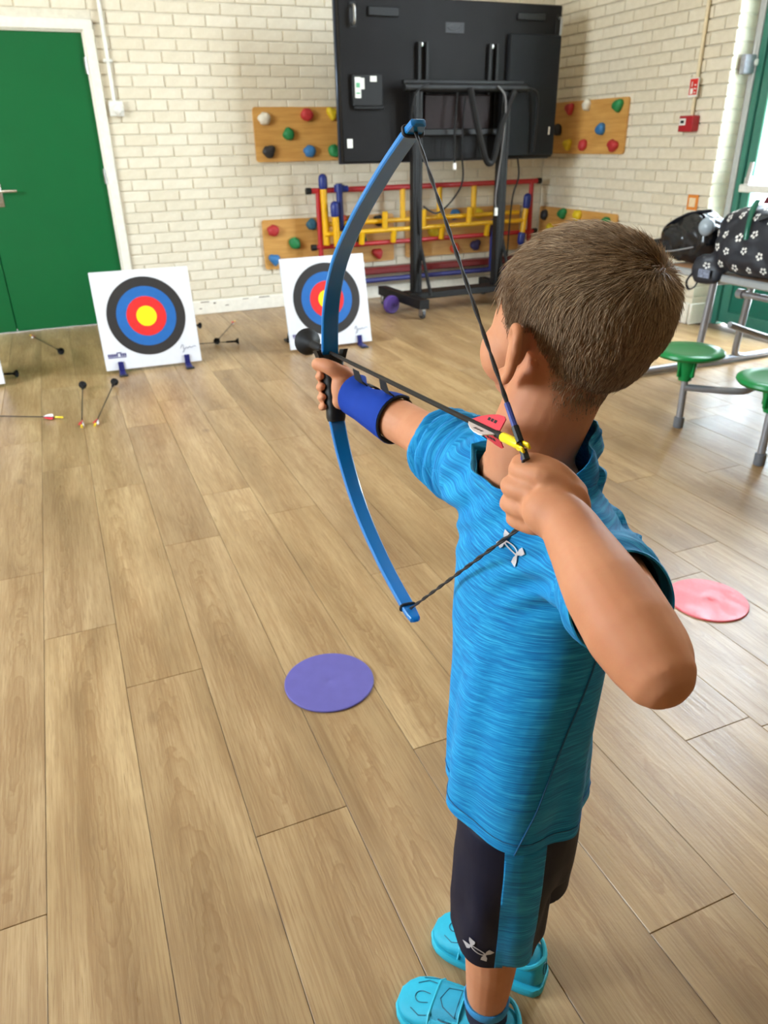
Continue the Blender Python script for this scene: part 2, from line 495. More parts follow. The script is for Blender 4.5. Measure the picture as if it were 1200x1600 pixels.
# ceiling light panels
M_DIFF = NT('lit_diffuser')
e = M_DIFF.b; e.inputs['Base Color'].default_value = (.9, .9, .88, 1)
e.inputs['Emission Color'].default_value = (1.0, 0.85, 0.64, 1); e.inputs['Emission Strength'].default_value = LAMP
M_DIFF = M_DIFF.m
for j, (px, py) in enumerate([(-1.4, 3.6), (1.6, 3.6), (-1.4, 1.2), (1.6, 1.2)]):
    t = thing('ceiling_light', ('flush square ceiling light panel, %s row from the targets, %s of the two' %
              (('nearer', 'farther')[j // 2], ('left', 'right')[j % 2])), 'light', (px, py, ZC), group='ceiling light panels')
    fr = MB()
    for s_ in (-1, 1): fr.box((s_ * .305, 0, -.02), (.03, .64, .04), .004).box((0, s_ * .305, -.02), (.58, .03, .04), .004)
    obj('frame', fr, M_WHITE, t)
    obj('diffuser', MB().box((0, 0, -.018), (.58, .58, .012)), M_DIFF, t, 0)

# skirting boards
sk_ = struct('baseboard_back', MB().box(((DX1 + XR) / 2 + .003, YB - .018, .054), (XR - DX1 - .03, .024, .108), .006), M_WHITE)
mk = MB()
for x_, z_, w_, h_ in [(1.02, .10, .07, .008), (1.36, .098, .05, .006), (1.20, .06, .03, .006), (.98, .05, .02, .008), (1.52, .10, .09, .008), (.80, .07, .03, .01), (1.1, .085, .02, .012)]:
    mk.box((x_, YB - .0302, z_), (w_, .0006, h_))
obj('scuff', mk, plain('scuff_mark', (120, 110, 98), .8, var=.3, scale=200), sk_, 0, kind='stuff')
struct('baseboard_right', MB().box((XR - .013, (4.22 + YB) / 2, .075), (.024, YB - 4.22 - .03, .15), .006).box((XR + .085, 4.212, .075), (.22, .024, .15), .006), M_WHITE)

# ------------------------------------------------------------------ green double door with its white frame
d1 = bpy.data.objects.new('door_1', None); COL.objects.link(d1); d1['kind'] = 'structure'
fr = MB()
for x in (DX0 + .035, DX1 - .035):
    fr.box((x, YB - .008, DZ / 2), (.07, .05, DZ), .008)
    fr.box((x + (.02 if x < 0 else -.02), YB + .03, DZ / 2 - .01), (.05, .09, DZ - .02), .006)
fr.box(((DX0 + DX1) / 2, YB - .0085, DZ - .035), (DX1 - DX0, .05, .07), .008)
fr.box(((DX0 + DX1) / 2, YB + .03, DZ - .055), (DX1 - DX0 - .02, .09, .05), .006)
obj('door_frame', fr, M_WHITE, d1)
leaf = obj('door_leaf', MB().box((0.0025, YB + .022, .984), (.825, .044, 1.962), .003), M_GREEN_DOOR, d1)
obj('light_blocker', MB().box(((DX0 + DX1) / 2, YB + .075, DZ / 2), (DX1 - DX0 - .02, .06, DZ - .02)), M_GREEN_DOOR, d1, 0)  # unseen sheet added behind both leaves to block light through the gaps
leaf2 = obj('door_leaf', MB().box((-.827, YB + .022, .984), (.825, .044, 1.962), .003), M_GREEN_DOOR, d1)
M_CHROME = plain('satin_steel_handle', (205, 200, 188), .25, .9)
hd = MB().box((-.325, YB - .004, .965), (.05, .01, .17), .004)
hd.tube([(-.325, YB - .008, .985), (-.325, YB - .05, .985), (-.315, YB - .055, .985), (-.20, YB - .055, .985)], .010, 10)
hd.lathe([(.012, 0), (.012, .012), (.008, .016)], 14, Matrix.Translation((-.325, YB - .01, .91)) @ Matrix.Rotation(math.pi / 2, 4, 'X'))
obj('door_handle', hd, M_CHROME, leaf)
for z in (1.76, 1.06, .25):
    h = MB().box((.417, YB - .012, z), (.03, .012, .10), .002).tube([(.417, YB - .02, z - .052), (.417, YB - .02, z + .052)], .008, 10)
    obj('hinge', h, M_STEEL, leaf)

# ------------------------------------------------------------------ conduit and pull switch on the back wall
t = thing('wall_switch', 'white square wall switch box with round dial under its conduit beside green door', 'switch', (.566, YB - .004, 1.497))
c = MB().box((0, -.02, 0), (.098, .042, .098), .006); obj('switch_box', c, M_WHITEP, t)
c = MB().lathe([(.034, 0), (.034, .006), (.026, .016), (.012, .02)], 20, Matrix.Translation((.008, -.041, -.006)) @ Matrix.Rotation(math.pi / 2, 4, 'X')); obj('dial', c, M_WHITEP, t)
c = MB().tube([(-.006, -.016, .045), (-.006, -.016, 1.5)], .0125, 12); obj('conduit', c, M_WHITEP, t)
c = MB().box((-.006, -.014, .295), (.06, .03, .02), .004); obj('conduit_clip', c, M_WHITEP, t)
c = MB().box((0, 0, -.0), (.07, .012, .07), .002)

# ------------------------------------------------------------------ green glazed exit doors in the recess
d2 = bpy.data.objects.new('door_2', None); COL.objects.link(d2); d2['kind'] = 'structure'
obj('door_frame', MB().box((XD + .012, 4.203, 1.95), (.06, .05, 3.9), .005), plain('grey_trim', (176, 178, 178), .4), d2, label='pale grey outer trim of the green exit door')
f2 = MB()
f2.box((XD + .03, 4.153, 1.95), (.08, .05, 3.9), .006).box((XD + .03, 3.5, 2.40), (.08, 1.3, .08), .006).box((XD + .03, 2.86, 1.95), (.08, .07, 3.9), .006)
obj('door_frame', f2, M_GREEN_FRAME, d2)
M_PANEL = plain('green_panel', (0, 96, 80), .4, var=.04); M_BEAD = plain('pale_green_bead', (120, 190, 170), .35); M_LATCH = plain('grey_latch', (170, 165, 160), .4)
for y0, y1, zg in ((3.60, 4.125, .46), (2.90, 3.59, .12)):
    lf = MB(); yc = (y0 + y1) / 2; w = y1 - y0
    for y in (y0 + .04, y1 - .04): lf.box((XD + .03, y, 1.18), (.05, .08, 2.32), .005)
    for z, h in ((2.30, .10), (zg, .09), (.06, .09)): lf.box((XD + .03, yc, z), (.05, w - .14, h), .005)
    L = obj('door_leaf', lf, M_GREEN_FRAME, d2)
    if zg > .3: obj('door_panel', MB().box((XD + .03, yc, .26), (.03, w - .14, .34), .004), M_PANEL, L, label='dark green solid lower door panel')
    z0, z1 = zg + .045, 2.25
    obj('pane', MB().box((XD + .03, yc, (z0 + z1) / 2), (.008, w - .15, z1 - z0)), M_GLASS, L, 0)
    bead = MB()
    for y in (y0 + .087, y1 - .087): bead.box((XD + .005, y, (z0 + z1) / 2), (.03, .016, z1 - z0), .003)
    for z in (z0 + .006, z1 - .006): bead.box((XD + .005, yc, z), (.03, w - .16, .016), .003)
    obj('glazing_bead', bead, M_BEAD, L)
    pb = MB().box((XD - .045, yc, .93), (.035, w - .06, .05), .008)
    for y in (y0 + .08, y1 - .08): pb.box((XD - .03, y, .955), (.05, .05, .10), .012)
    obj('push_bar', pb, M_WHITEP, L)
    lv = MB().tube([(XD - .05, y1 - .085, .96), (XD - .04, y1 - .09, 1.09)], [.02, .016], 10, flat=.6)
    obj('latch_arm', lv, M_LATCH, L)
# metal plate bent round the pier corner, with its thin conduit
t = thing('door_contact_box', 'grey metal box with cable at the edge of the brick pier by green door', 'box', (4.345, 4.222, 1.66))
obj('cover', MB().box((0, -.02, 0), (.13, .04, .11), .006), plain('grey_box', (150, 150, 158), .4, .4, var=.15), t)
obj('knob', MB().lathe([(.02, 0), (.02, .012), (.012, .018)], 14, Matrix.Translation((.035, -.04, .01)) @ Matrix.Rotation(math.pi / 2, 4, 'X')), M_WHITEP, t)
obj('cable', MB().tube(smoothpath([(.03, -.012, .05), (.035, -.012, .40), (-.02, -.012, .47), (-.12, -.012, .48), (-.16, .02, .49)], 5), .006, 8), M_WHITEP, t)

# fire call point, its sign and conduit on the right wall
t = thing('fire_call_point', 'red fire alarm call point box on the right brick wall', 'alarm', (XR - .004, 4.495, 1.328))
obj('alarm_box', MB().box((-.03, 0, 0), (.06, .135, .10), .005), plain('signal_red', (164, 34, 42), .4), t)
obj('call_plate', MB().box((-.0605, .03, .012), (.003, .06, .042), .001), M_WHITEP, t)
obj('call_mark', MB().box((-.0625, .03, .012), (.002, .032, .018)), M_BLACKP, t)
obj('conduit', MB().tube([(-.018, -.005, .05), (-.018, -.005, 1.6)], .012, 10), plain('cream_conduit', (222, 206, 172), .5), t)
t = thing('fire_sign', 'small red and white fire alarm sign on the conduit of the right wall', 'sign', (XR - .042, 4.49, 1.546))
obj('sign_plate', MB().box((0, 0, 0), (.004, .085, .115), .001), M_WHITEP, t)
obj('red_field', MB().box((-.0028, 0, .004), (.002, .072, .095)), plain('sign_red', (206, 40, 34), .5), t)
pic = MB().box((-.0042, .012, -.022), (.001, .026, .034)).box((-.0042, .014, .02), (.001, .008, .03))
for q in range(3): pic.box((-.0042, -.018, -.03 + q * .022), (.001, .016, .008), 0, Matrix.Translation((0, 0, 0)))
obj('pictogram', pic, M_WHITEP, t)
t = thing('small_sign', 'small orange framed sign low on the brick pier behind the bags', 'sign', (XR - .008, 4.37, .83))
obj('frame', MB().box((0, 0, 0), (.008, .10, .10), .002), plain('orange', (214, 130, 50), .5), t)
obj('sign_face', MB().box((-.0045, 0, 0), (.002, .06, .06)), plain('cream_face', (226, 205, 170), .5), t)

# outside: paving, fence and hedge that the glass shows
g = struct('ground', MB().box((24, 2, -.2), (38, 60, .2)), plain('pale_paving', (196, 196, 190), .8, var=.1, scale=2))
fn = thing('boundary_fence', 'pale metal railing fence seen through the glass of the green door', 'fence', (9.5, 4, -.1))
M_FEN = plain('pale_green_metal', (150, 178, 168), .5)
obj('rail', MB().box((0, 2, 1.9), (.05, 14, .05)), M_FEN, fn); obj('rail', MB().box((0, 2, .25), (.05, 14, .05)), M_FEN, fn)
pm = MB().box((0, 0, 1.0), (.025, .025, 1.9)).mesh('pale')
for q in range(70): link('pale', pm, M_FEN, fn, (0, -4.9 + q * .2, 0))
# ------------------------------------------------------------------ climbing panels with bolted-on holds
def ply():
    t = NT('varnished_plywood'); co = t.coord()
    n = t.noise(t.mapping(co, (2.5, 2.5, 30)), 1.0, 4.0, 0.6)
    t.link(t.ramp(n, [(0.3, lin((186, 134, 66))), (0.7, lin((212, 162, 92)))]), t.b.inputs['Base Color'])
    t.b.inputs['Roughness'].default_value = 0.4; return t.m
M_PLY = ply()
HC = dict(white=(214, 206, 190), red=(176, 44, 46), yellow=(206, 176, 24), green=(26, 122, 66), darkgreen=(30, 66, 50), black=(38, 36, 38),
          blue=(50, 112, 168), teal=(44, 92, 112), orange=(196, 66, 36), purple=(52, 42, 84))
HM = {k: plain('hold_' + k, v, .55, var=.12, bump=.5, bscale=120) for k, v in HC.items()}
hold_me = []
for s_ in range(5):
    b = MB().ball((0, 0, 0), (.052, .03, .045), 14, 9)
    nv = []
    for x, y, z in b.v:
        n_ = noise.noise(Vector((x * 26 + s_ * 7.1, y * 26, z * 26))) * .5
        k = 1 + n_ * .55
        tz = z / .045
        if s_ in (1, 3): x *= (0.55 + .45 * (tz + 1) / 2 * 1.3)          # wedge, narrow below
        if s_ == 2: x *= (1.15 - .3 * (tz + 1) / 2)
        yy = y * k
        if y < 0 and tz > .25: yy *= (1 - .55 * max(0, 1 - (x / .04) ** 2) * (tz - .25))   # finger pocket
        nv.append((x * k, max(-.046, yy * 1.5 - .012), z * k))
    b.v = nv
    hold_me.append(b)
bolt_b = MB().lathe([(.009, 0), (.009, .004), (.005, .004), (.005, .001)], 10, Matrix.Rotation(math.pi / 2, 4, 'X'))
def panel(label, loc, rz, w, h, holds, group):
    t = thing('climbing_panel', label, 'climbing panel', loc, rz, group)
    r = .022; pl = []
    for cx, cz, a0 in ((w / 2 - r, h / 2 - r, 0), (-w / 2 + r, h / 2 - r, 90), (-w / 2 + r, -h / 2 + r, 180), (w / 2 - r, -h / 2 + r, 270)):
        for q in range(5):
            a = math.radians(a0 + q * 22.5); pl.append((cx + r * math.cos(a), cz + r * math.sin(a)))
    b = MB().prism(pl, 0, .02, Matrix.Rotation(math.pi / 2, 4, 'X'))
    obj('board', b, M_PLY, t)
    for i, (c, x, z) in enumerate(holds):
        hb = MB(); hb.v = list(hold_me[(i * 3 + len(label)) % 5].v); hb.f = list(hold_me[(i * 3 + len(label)) % 5].f)
        ho = obj('climbing_hold', hb, HM[c], t, 60, loc=(x, -.020, z), rot=(0, rnd.uniform(-.5, .5), 0), label=c.replace('dark', 'dark ') + ' moulded climbing hold')
        obj('bolt', bolt_b, M_BLACK, ho, 40, loc=(0, -.038, .0))
GP = 'plywood climbing panels with moulded holds'
def hp(lst, c, cz, flip=False): return [(n, (c - u) if flip else (u - c), z - cz) for n, u, z in lst]
YW = YB - .006
panel('long plywood climbing panel half behind the big screen, white hold at its left end', (2.14, YW, 1.316), 0, 1.164, .382,
      hp([('white', 1.642, 1.429), ('red', 1.989, 1.454), ('yellow', 2.196, 1.459), ('green', 1.828, 1.317), ('black', 1.657, 1.199), ('blue', 1.993, 1.197), ('green', 2.202, 1.193)], 2.14, 1.316), GP)
panel('low plywood climbing panel left of the trolley, behind the second target', (2.14, YW, .507), 0, 1.166, .385,
      hp([('red', 1.643, .62), ('green', 1.82, .51), ('blue', 1.634, .39), ('teal', 1.974, .647), ('orange', 2.229, .664), ('black', 2.58, .651), ('darkgreen', 2.415, .5), ('red', 2.562, .38)], 2.14, .507), GP)
panel('low plywood climbing panel between the trolley posts behind the yellow ladder', (3.42, YW, .52), 0, 1.16, .39,
      hp([('blue', 3.313, .663), ('yellow', 3.108, .529), ('teal', 3.698, .527), ('orange', 3.322, .375), ('purple', 3.53, .39), ('yellow', 3.551, .662), ('black', 2.95, .65)], 3.42, .52), GP)
XW = XR - .006
panel('plywood climbing panel right of the big screen on the right wall, green hold at top', (XW, 5.72, 1.331), -math.pi / 2, 1.10, .394,
      hp([('red', 5.893, 1.472), ('white', 5.664, 1.49), ('green', 5.272, 1.471), ('blue', 5.455, 1.317), ('black', 6.045, 1.319), ('yellow', 5.882, 1.204), ('red', 5.67, 1.199), ('red', 5.281, 1.195)], 5.72, 1.331, True), GP)
panel('low plywood climbing panel on the right wall just above the archer', (XW, 5.70, .505), -math.pi / 2, 1.10, .385,
      hp([('black', 6.15, .625), ('green', 5.875, .654), ('yellow', 5.65, .659), ('green', 5.254, .628), ('yellow', 6.042, .512), ('yellow', 6.16, .39)], 5.70, .505, True), GP)

# ------------------------------------------------------------------ folded gym frame against the wall: red rails, yellow ladder
M_RED = plain('red_tube_paint', (172, 30, 36), .35)
M_YEL = plain('yellow_tube_paint', (226, 172, 14), .35)
M_BLUEP = plain('blue_plastic', (26, 44, 120), .4)
gy = 6.12
t = thing('gym_frame', 'folding gym frame of red rails, yellow ladder and blue caps behind the screen trolley', 'gym frame', (3.0, gy, 0))
def tb(mb, p, q, r, n=12): return mb.tube([(p[0] - 3.0, p[1] - gy, p[2]), (q[0] - 3.0, q[1] - gy, q[2])], r, n)
o1 = obj('top_rail', tb(MB(), (1.93, gy, .911), (4.06, gy, .917), .021), M_RED, t)
o2 = obj('bottom_rail', tb(MB(), (1.95, gy, .483), (4.05, gy, .495), .019), M_RED, t)
for x, z, par in ((1.915, .911, o1), (4.075, .917, o1), (1.935, .483, o2), (4.065, .495, o2)): obj('end_cap', tb(MB(), (x - .02, gy, z), (x + .02, gy, z), .025), M_BLACKP, par)
obj('post', tb(MB(), (1.994, gy, .25), (1.994, gy, .93), .021), M_RED, t)
obj('post', tb(MB(), (4.01, gy, .25), (4.0, gy, .93), .021), M_RED, t)
for x in (1.994, 4.01): obj('foot', MB().box((x - 3.0, .0, .02), (.06, .10, .04), .008).box((x - 3.0, 0, .145), (.05, .05, .21), .006), M_RED, t)
obj('ladder_rail', tb(MB(), (2.02, gy - .05, .585), (3.92, gy - .05, .60), .019), M_YEL, t)
obj('ladder_rail', tb(MB(), (2.06, gy, .655), (3.88, gy, .665), .019), M_YEL, t)
for x in (2.55, 2.905, 3.348): obj('rung', tb(MB(), (x, gy - .05, .60), (x, gy - .06, .735), .024), M_YEL, t)
for x in (2.737, 3.083, 3.417, 2.40): obj('rung', tb(MB(), (x, gy, .66), (x + .0, gy, .90), .024), M_YEL, t)
for x in (2.345, 2.633, 3.091, 3.54): obj('rung', tb(MB(), (x, gy - .05, .585), (x, gy - .03, .49), .024), M_YEL, t)
yp = obj('yellow_post', tb(MB(), (2.04, gy - .03, .50), (2.03, gy - .03, .945), .028), M_YEL, t)
obj('post_cap', MB().tube([(2.03 - 3, -.03, .945), (2.03 - 3, -.03, 1.0)], .036, 14, round_ends=True), M_BLUEP, yp)
yp = obj('yellow_post', tb(MB(), (2.11, gy - .09, .49), (2.10, gy - .09, .745), .028), M_YEL, t)
obj('post_cap', MB().tube([(2.10 - 3, -.09, .74), (2.10 - 3, -.09, .80)], .036, 14, round_ends=True), M_BLUEP, yp)
yp = obj('yellow_post', tb(MB(), (3.90, gy - .05, .47), (3.93, gy - .05, .73), .024), M_YEL, t)
obj('post_cap', MB().tube([(3.93 - 3, -.05, .72), (3.935 - 3, -.05, .79)], .034, 14, round_ends=True), M_BLUEP, yp)
obj('post_cap', MB().tube([(3.895 - 3, -.05, .42), (3.90 - 3, -.05, .475)], .034, 14, round_ends=True), M_BLUEP, yp)
bp_ = obj('blue_post', tb(MB(), (2.17, gy - .03, .25), (2.165, gy - .03, .96), .027), M_BLUEP, t)
obj('clamp', MB().tube([(2.165 - 3, -.03, .90), (2.165 - 3, -.03, .95)], .042, 12).tube([(2.19 - 3, -.05, .92), (2.23 - 3, -.05, .92)], .025, 10).tube([(2.19 - 3, -.06, .63), (2.25 - 3, -.06, .58)], .03, 10), M_BLUEP, bp_)
obj('blue_post', tb(MB(), (3.615, gy - .03, .20), (3.615, gy - .03, .62), .032), M_BLUEP, t)

t = thing('balance_bench', 'dark red balance bench on a blue rail low against the back wall', 'bench', (3.0, 6.2, 0))
obj('bench_top', MB().box((0, .035, .245), (2.3, .10, .055), .01), plain('dark_red_paint', (112, 24, 26), .4), t)
obj('rail', MB().tube([(-1.12, -.0, .165), (1.12, -.0, .178)], .022, 10), plain('blue_violet_tube', (46, 48, 112), .4), t)
for x in (-.95, .95): obj('leg', MB().box((x, .02, .11), (.05, .06, .22), .006).box((x, .025, .012), (.09, .09, .024), .006), M_BLACK, t)

# ------------------------------------------------------------------ big screen on a wheeled trolley, seen from behind
t = thing('screen_trolley', 'large black flat screen seen from behind on a wheeled black metal trolley', 'screen', (2.96, 5.64, 0))
def w2(p): return (p[0] - 2.96, p[1] - 5.64, p[2])
M_SCR = NT('screen_back_shell'); co = M_SCR.coord()
M_SCR.link(M_SCR.ramp(M_SCR.noise(co, 3.0, 2.0), [(.3, lin((26, 25, 25))), (.7, lin((32, 31, 32)))]), M_SCR.b.inputs['Base Color'])
M_SCR.b.inputs['Roughness'].default_value = .5; M_SCR.b.inputs['Specular IOR Level'].default_value = .12
M_SCR.bump(M_SCR.noise(co, 700.0, 1.0), .15, .001); M_SCR = M_SCR.m
sx0, sx1, sz0, sz1, sy = 2.055, 3.875, 1.117, 2.155, 5.66
body = MB().box(w2(((sx0 + sx1) / 2, sy + .03, (sz0 + sz1) / 2)), (sx1 - sx0, .06, sz1 - sz0), .008)
shell = obj('screen', body, M_SCR, t)
obj('bezel', MB().box(w2(((sx0 + sx1) / 2, sy + .075, (sz0 + sz1) / 2)), (sx1 - sx0 + .02, .03, sz1 - sz0 + .02), .006), plain('bezel_grey_blue', (60, 68, 82), .3, .4), shell)
obj('screen_panel', MB().box(w2(((sx0 + sx1) / 2, sy + .0915, (sz0 + sz1) / 2)), (sx1 - sx0 - .03, .003, sz1 - sz0 - .03)), plain('dark_glass', (8, 8, 10), .1), shell)
def scr(x, z, y=0.0): return w2((x, sy - y, z))
for xa, xb, za, zb in ((2.275, 2.505, 2.035, 2.09), (3.475, 3.715, 2.05, 2.095)):
    vv = MB().box(scr((xa + xb) / 2, (za + zb) / 2, .006), (xb - xa, .022, zb - za), .004)
    vo = obj('speaker_vent', vv, M_BLACKP, shell)
for hx, za, zb in ((2.16, 1.985, 2.09), (3.845, 1.955, 2.07)):
    hh = MB().tube(smoothpath([scr(hx, za, 0), scr(hx, za + .004, .035), scr(hx, (za + zb) / 2, .042), scr(hx, zb - .004, .035), scr(hx, zb, 0)], 4), .009, 8)
    obj('lifting_handle', hh, M_STEEL, shell)
    obj('handle_plate', MB().box(scr(hx, (za + zb) / 2, .002), (.05, .006, zb - za + .05), .002), M_BLACKP, shell)
obj('side_cover', MB().box(scr(3.63, 1.545, .02), (.46, .05, .835), .012), plain('cover_charcoal', (30, 32, 35), .5, spec=.12), shell)
obj('input_box', MB().box(scr(2.25, 1.585, .012), (.235, .03, .20), .005), M_BLACKP, shell)
obj('ledge', MB().box(scr(2.26, 1.475, .012), (.23, .03, .022), .004), M_BLACK, shell)
obj('label_sticker', MB().box(scr(2.175, 1.60, .0285), (.045, .002, .13)).box(scr(2.21, 1.625, .0285), (.03, .002, .07)), M_WHITEP, shell, label='white and green rating sticker')
obj('label_print', MB().box(scr(2.175, 1.615, .0298), (.03, .001, .03)).box(scr(2.175, 1.565, .0298), (.03, .001, .01)), plain('print_green', (90, 160, 120), .6), shell)
obj('label_sticker', MB().box(scr(2.295, 1.655, .0285), (.05, .002, .035)), M_WHITEP, shell)
obj('label_sticker', MB().box(scr(2.11, 1.245, .002), (.042, .003, .06)), M_WHITEP, shell)
obj('label_sticker', MB().box(scr(3.80, 1.31, .046), (.012, .003, .055)), M_WHITEP, shell)
mk = MB(); mk.tube(smoothpath([scr(2.945, 2.0, .004), scr(2.90, 1.985, .004), scr(2.945, 1.968, .004), scr(3.0, 1.985, .004), scr(3.01, 2.0, .004)], 4), .006, 6)
mk.box(scr(2.955, 1.985, .001), (.15, .004, .065), .001)
obj('maker_badge', mk, plain('dull_badge', (66, 67, 70), .5, spec=.2), shell)
scw = MB()
for x in (2.69, 3.275):
    br = MB()
    for d in (-.032, .032): br.box(scr(x + d, 1.60, .016), (.022, .03, .58), .003)
    obj('mount_bracket', br, M_BLACK, t)
    obj('screw', MB().lathe([(.014, 0), (.014, .006), (.008, .009)], 12, Matrix.Translation(scr(x, 1.875, .0)) @ Matrix.Rotation(math.pi / 2, 4, 'X')), M_STEEL, t)
for x in (2.607, 3.352):
    obj('post', MB().box(w2((x, 5.575, .85)), (.078, .07, 1.50), .006), M_BLACK, t)
    g_ = MB()
    for d in (-.018, .018): g_.box(w2((x + d, 5.5385, .85)), (.008, .006, 1.44), .001)
    obj('post_groove', g_, M_RUBBER, t)
cb = MB().tube([w2((2.50, 5.55, 1.60)), w2((3.52, 5.55, 1.60))], .028, 12).box(w2((3.0, 5.58, 1.635)), (1.0, .05, .03), .004)
cb.tube(smoothpath([w2((3.50, 5.55, 1.60)), w2((3.62, 5.55, 1.57)), w2((3.64, 5.56, 1.40)), w2((3.64, 5.58, 1.16))], 5), .012, 8)
obj('handle_bar', cb, M_BLACK, t)
obj('cross_bar', MB().box(w2((2.98, 5.60, 1.31)), (.80, .04, .045), .005), M_BLACK, t)
obj('device_box', MB().box(w2((2.97, 5.635, 1.44)), (.56, .05, .24), .008), plain('dark_brown_shell', (40, 31, 31), .5, spec=.12), t)
# base: two feet on castors and a shelf bar
for x0, x1 in ((2.49, 2.535), (3.47, 3.43)):
    f_ = MB().loft([[w2((x0 + a * .035, 6.01, .115 + b * .035)) for a, b in ((-1, -1), (1, -1), (1, 1), (-1, 1))],
                    [w2((x1 + a * .04, 5.26, .115 + b * .035)) for a, b in ((-1, -1), (1, -1), (1, 1), (-1, 1))]])
    obj('base_foot', f_, M_BLACK, t, 20)
    for x, y in ((x0, 5.97), (x1, 5.29)):
        cs = MB().box(w2((x, y, .072)), (.04, .04, .02), .003)
        for d in (-.016, .016): cs.box(w2((x + d, y + .008, .052)), (.006, .045, .05), .002)
        co_ = obj('castor', cs, M_STEEL, t)
        obj('wheel', MB().tube([w2((x - .012, y + .012, .042)), w2((x + .012, y + .012, .042))], .041, 18), plain('castor_tyre', (70, 70, 72), .5), co_)
obj('base_shelf', MB().box(w2((2.98, 5.58, .135)), (.90, .17, .05), .006), M_BLACK, t)
for x in (2.607, 3.352): obj('brace', MB().tube([w2((x + .03, 5.57, .55)), w2((x + .05, 5.40, .15))], .014, 8), M_BLACK, t)
cab = [[(2.70, 5.53, 1.63), (2.57, 5.52, 1.55), (2.545, 5.53, 1.35), (2.57, 5.55, 1.16), (2.62, 5.53, .60)],
       [(3.02, 5.52, 1.60), (3.08, 5.50, 1.35), (3.16, 5.50, 1.13), (3.20, 5.50, 1.09), (3.24, 5.50, 1.13), (3.29, 5.50, 1.35), (3.40, 5.52, 1.58)],
       [(3.25, 5.51, 1.61), (3.31, 5.49, 1.52), (3.31, 5.50, 1.25), (3.28, 5.52, .86), (3.29, 5.52, .76)],
       [(2.92, 5.53, 1.57), (2.90, 5.52, 1.30), (2.905, 5.52, 1.09)],
       [(2.99, 5.54, 1.55), (2.97, 5.53, 1.20), (2.98, 5.54, .94), (2.80, 5.56, .75), (2.66, 5.55, .80)],
       [(3.50, 5.58, 1.12), (3.52, 5.58, .98), (3.47, 5.58, .80), (3.45, 5.58, .30)]]
for i, pth in enumerate(cab):
    obj('cable', MB().tube(smoothpath([w2(p) for p in pth], 6), .024 if i == 1 else .007, 8), M_BLACKP if i != 2 else plain('grey_cable', (96, 92, 92), .5), t)
obj('plug', MB().box(w2((2.905, 5.52, 1.075)), (.025, .02, .05), .004).box(w2((3.29, 5.52, .735)), (.025, .02, .06), .004), M_WHITEP, t)

# purple wheel under the trolley
t = thing('purple_wheel', 'small purple toy wheel standing on the floor under the trolley foot', 'wheel', (2.40, 5.60, 0))
R = Matrix.Translation((0, 0, .072)) @ Matrix.Rotation(.25, 4, 'Z') @ Matrix.Rotation(math.pi / 2, 4, 'X')
obj('tyre', MB().lathe([(.045, -.02), (.066, -.022), (.072, -.012), (.072, .012), (.066, .022), (.045, .02)], 26, R), plain('purple_rubber', (82, 56, 132), .5), t)
obj('hub', MB().lathe([(.05, -.014), (.05, .014)], 20, R).lathe([(.015, .012), (.015, .03)], 12, R), plain('purple_hub', (60, 40, 104), .45), t)

# ------------------------------------------------------------------ archery targets
M_FOAM = plain('white_target_face', (216, 218, 224), .55, var=.02)
M_FOAME = plain('white_foam_edge', (222, 222, 222), .7)
TR = [('ring_black', .2335, (44, 42, 42)), ('ring_blue', .177, (30, 98, 170)), ('ring_red', .118, (214, 40, 40)), ('ring_yellow', .060, (250, 226, 20))]
TM = {n: plain(n + '_ink', c, .5, var=.04) for n, _, c in TR}
M_INK = plain('navy_ink', (66, 64, 120), .6, var=.2, scale=90)
M_PEN = plain('pen_grey', (150, 156, 172), .6)
M_CLIP = plain('dark_blue_plastic', (28, 30, 92), .35)
LEAN = math.radians(13)
def target(label, x, y, rz, grp):
    t = thing('archery_target', label, 'target', (x, y, 0), rz, grp)
    R = Matrix.Translation((0, 0, .02)) @ Matrix.Rotation(-LEAN, 4, 'X')          # local: x right, z up the board, -y front
    obj('board', MB().box((0, .012, .29), (.58, .024, .58), .002, R), M_FOAM, t)
    Q = R @ Matrix.Translation((0, 0, .305)) @ Matrix.Rotation(math.pi / 2, 4, 'X')
    for i, (n, r, c) in enumerate(TR):
        obj(n, MB().lathe([(r, 0), (r, .0008 * (i + 1))], 56, Q), TM[n], t, 30)
    pr = MB()
    for q in range(9):
        if q == 5: continue
        pr.box((-.262 + q * .0122, -.0008, .089), (.0092, .0012, .017), 0, R)
    pr.box((-.213, -.0008, .075), (.105, .0012, .005), 0, R).box((-.20, -.0008, .102), (.03, .0012, .006), 0, R)
    obj('maker_print', pr, M_INK, t, 0)
    sg = MB().tube(smoothpath([R @ Vector((p[0] + .005, p[1], p[2] * 1.15 + .022)) for p in [(.165, -.001, .06), (.18, -.001, .078), (.185, -.001, .045), (.175, -.001, .038), (.20, -.001, .062), (.21, -.001, .056), (.222, -.001, .066), (.23, -.001, .058), (.25, -.001, .066), (.262, -.001, .062)]], 4), .0021, 5)
    obj('signature', sg, M_PEN, t)
    for sx_ in (-.20, .20):
        c = MB().box((sx_, -.004, .018), (.034, .010, .062), .003, R).box((sx_, -.045, .010), (.036, .10, .018), .004)
        fo = obj('clip_foot', c, M_CLIP, t)
        obj('foot_pad', MB().box((sx_ + .002, -.085, .006), (.052, .035, .012), .004), M_RUBBER, fo)
    a = R @ Vector((0, .026, .44)); bk = MB()
    for s_ in (-1, 1):
        bk.tube([(a.x + s_ * .20, a.y, a.z), (s_ * .22, a.y + .20, .012)], .009, 8)
        bk.box((s_ * .22, a.y + .20, .008), (.04, .09, .016), .004)
    bk.tube([(-.20, a.y + .004, a.z), (.20, a.y + .004, a.z)], .008, 8)
    obj('rear_strut', bk, M_BLACK, t)
    return t
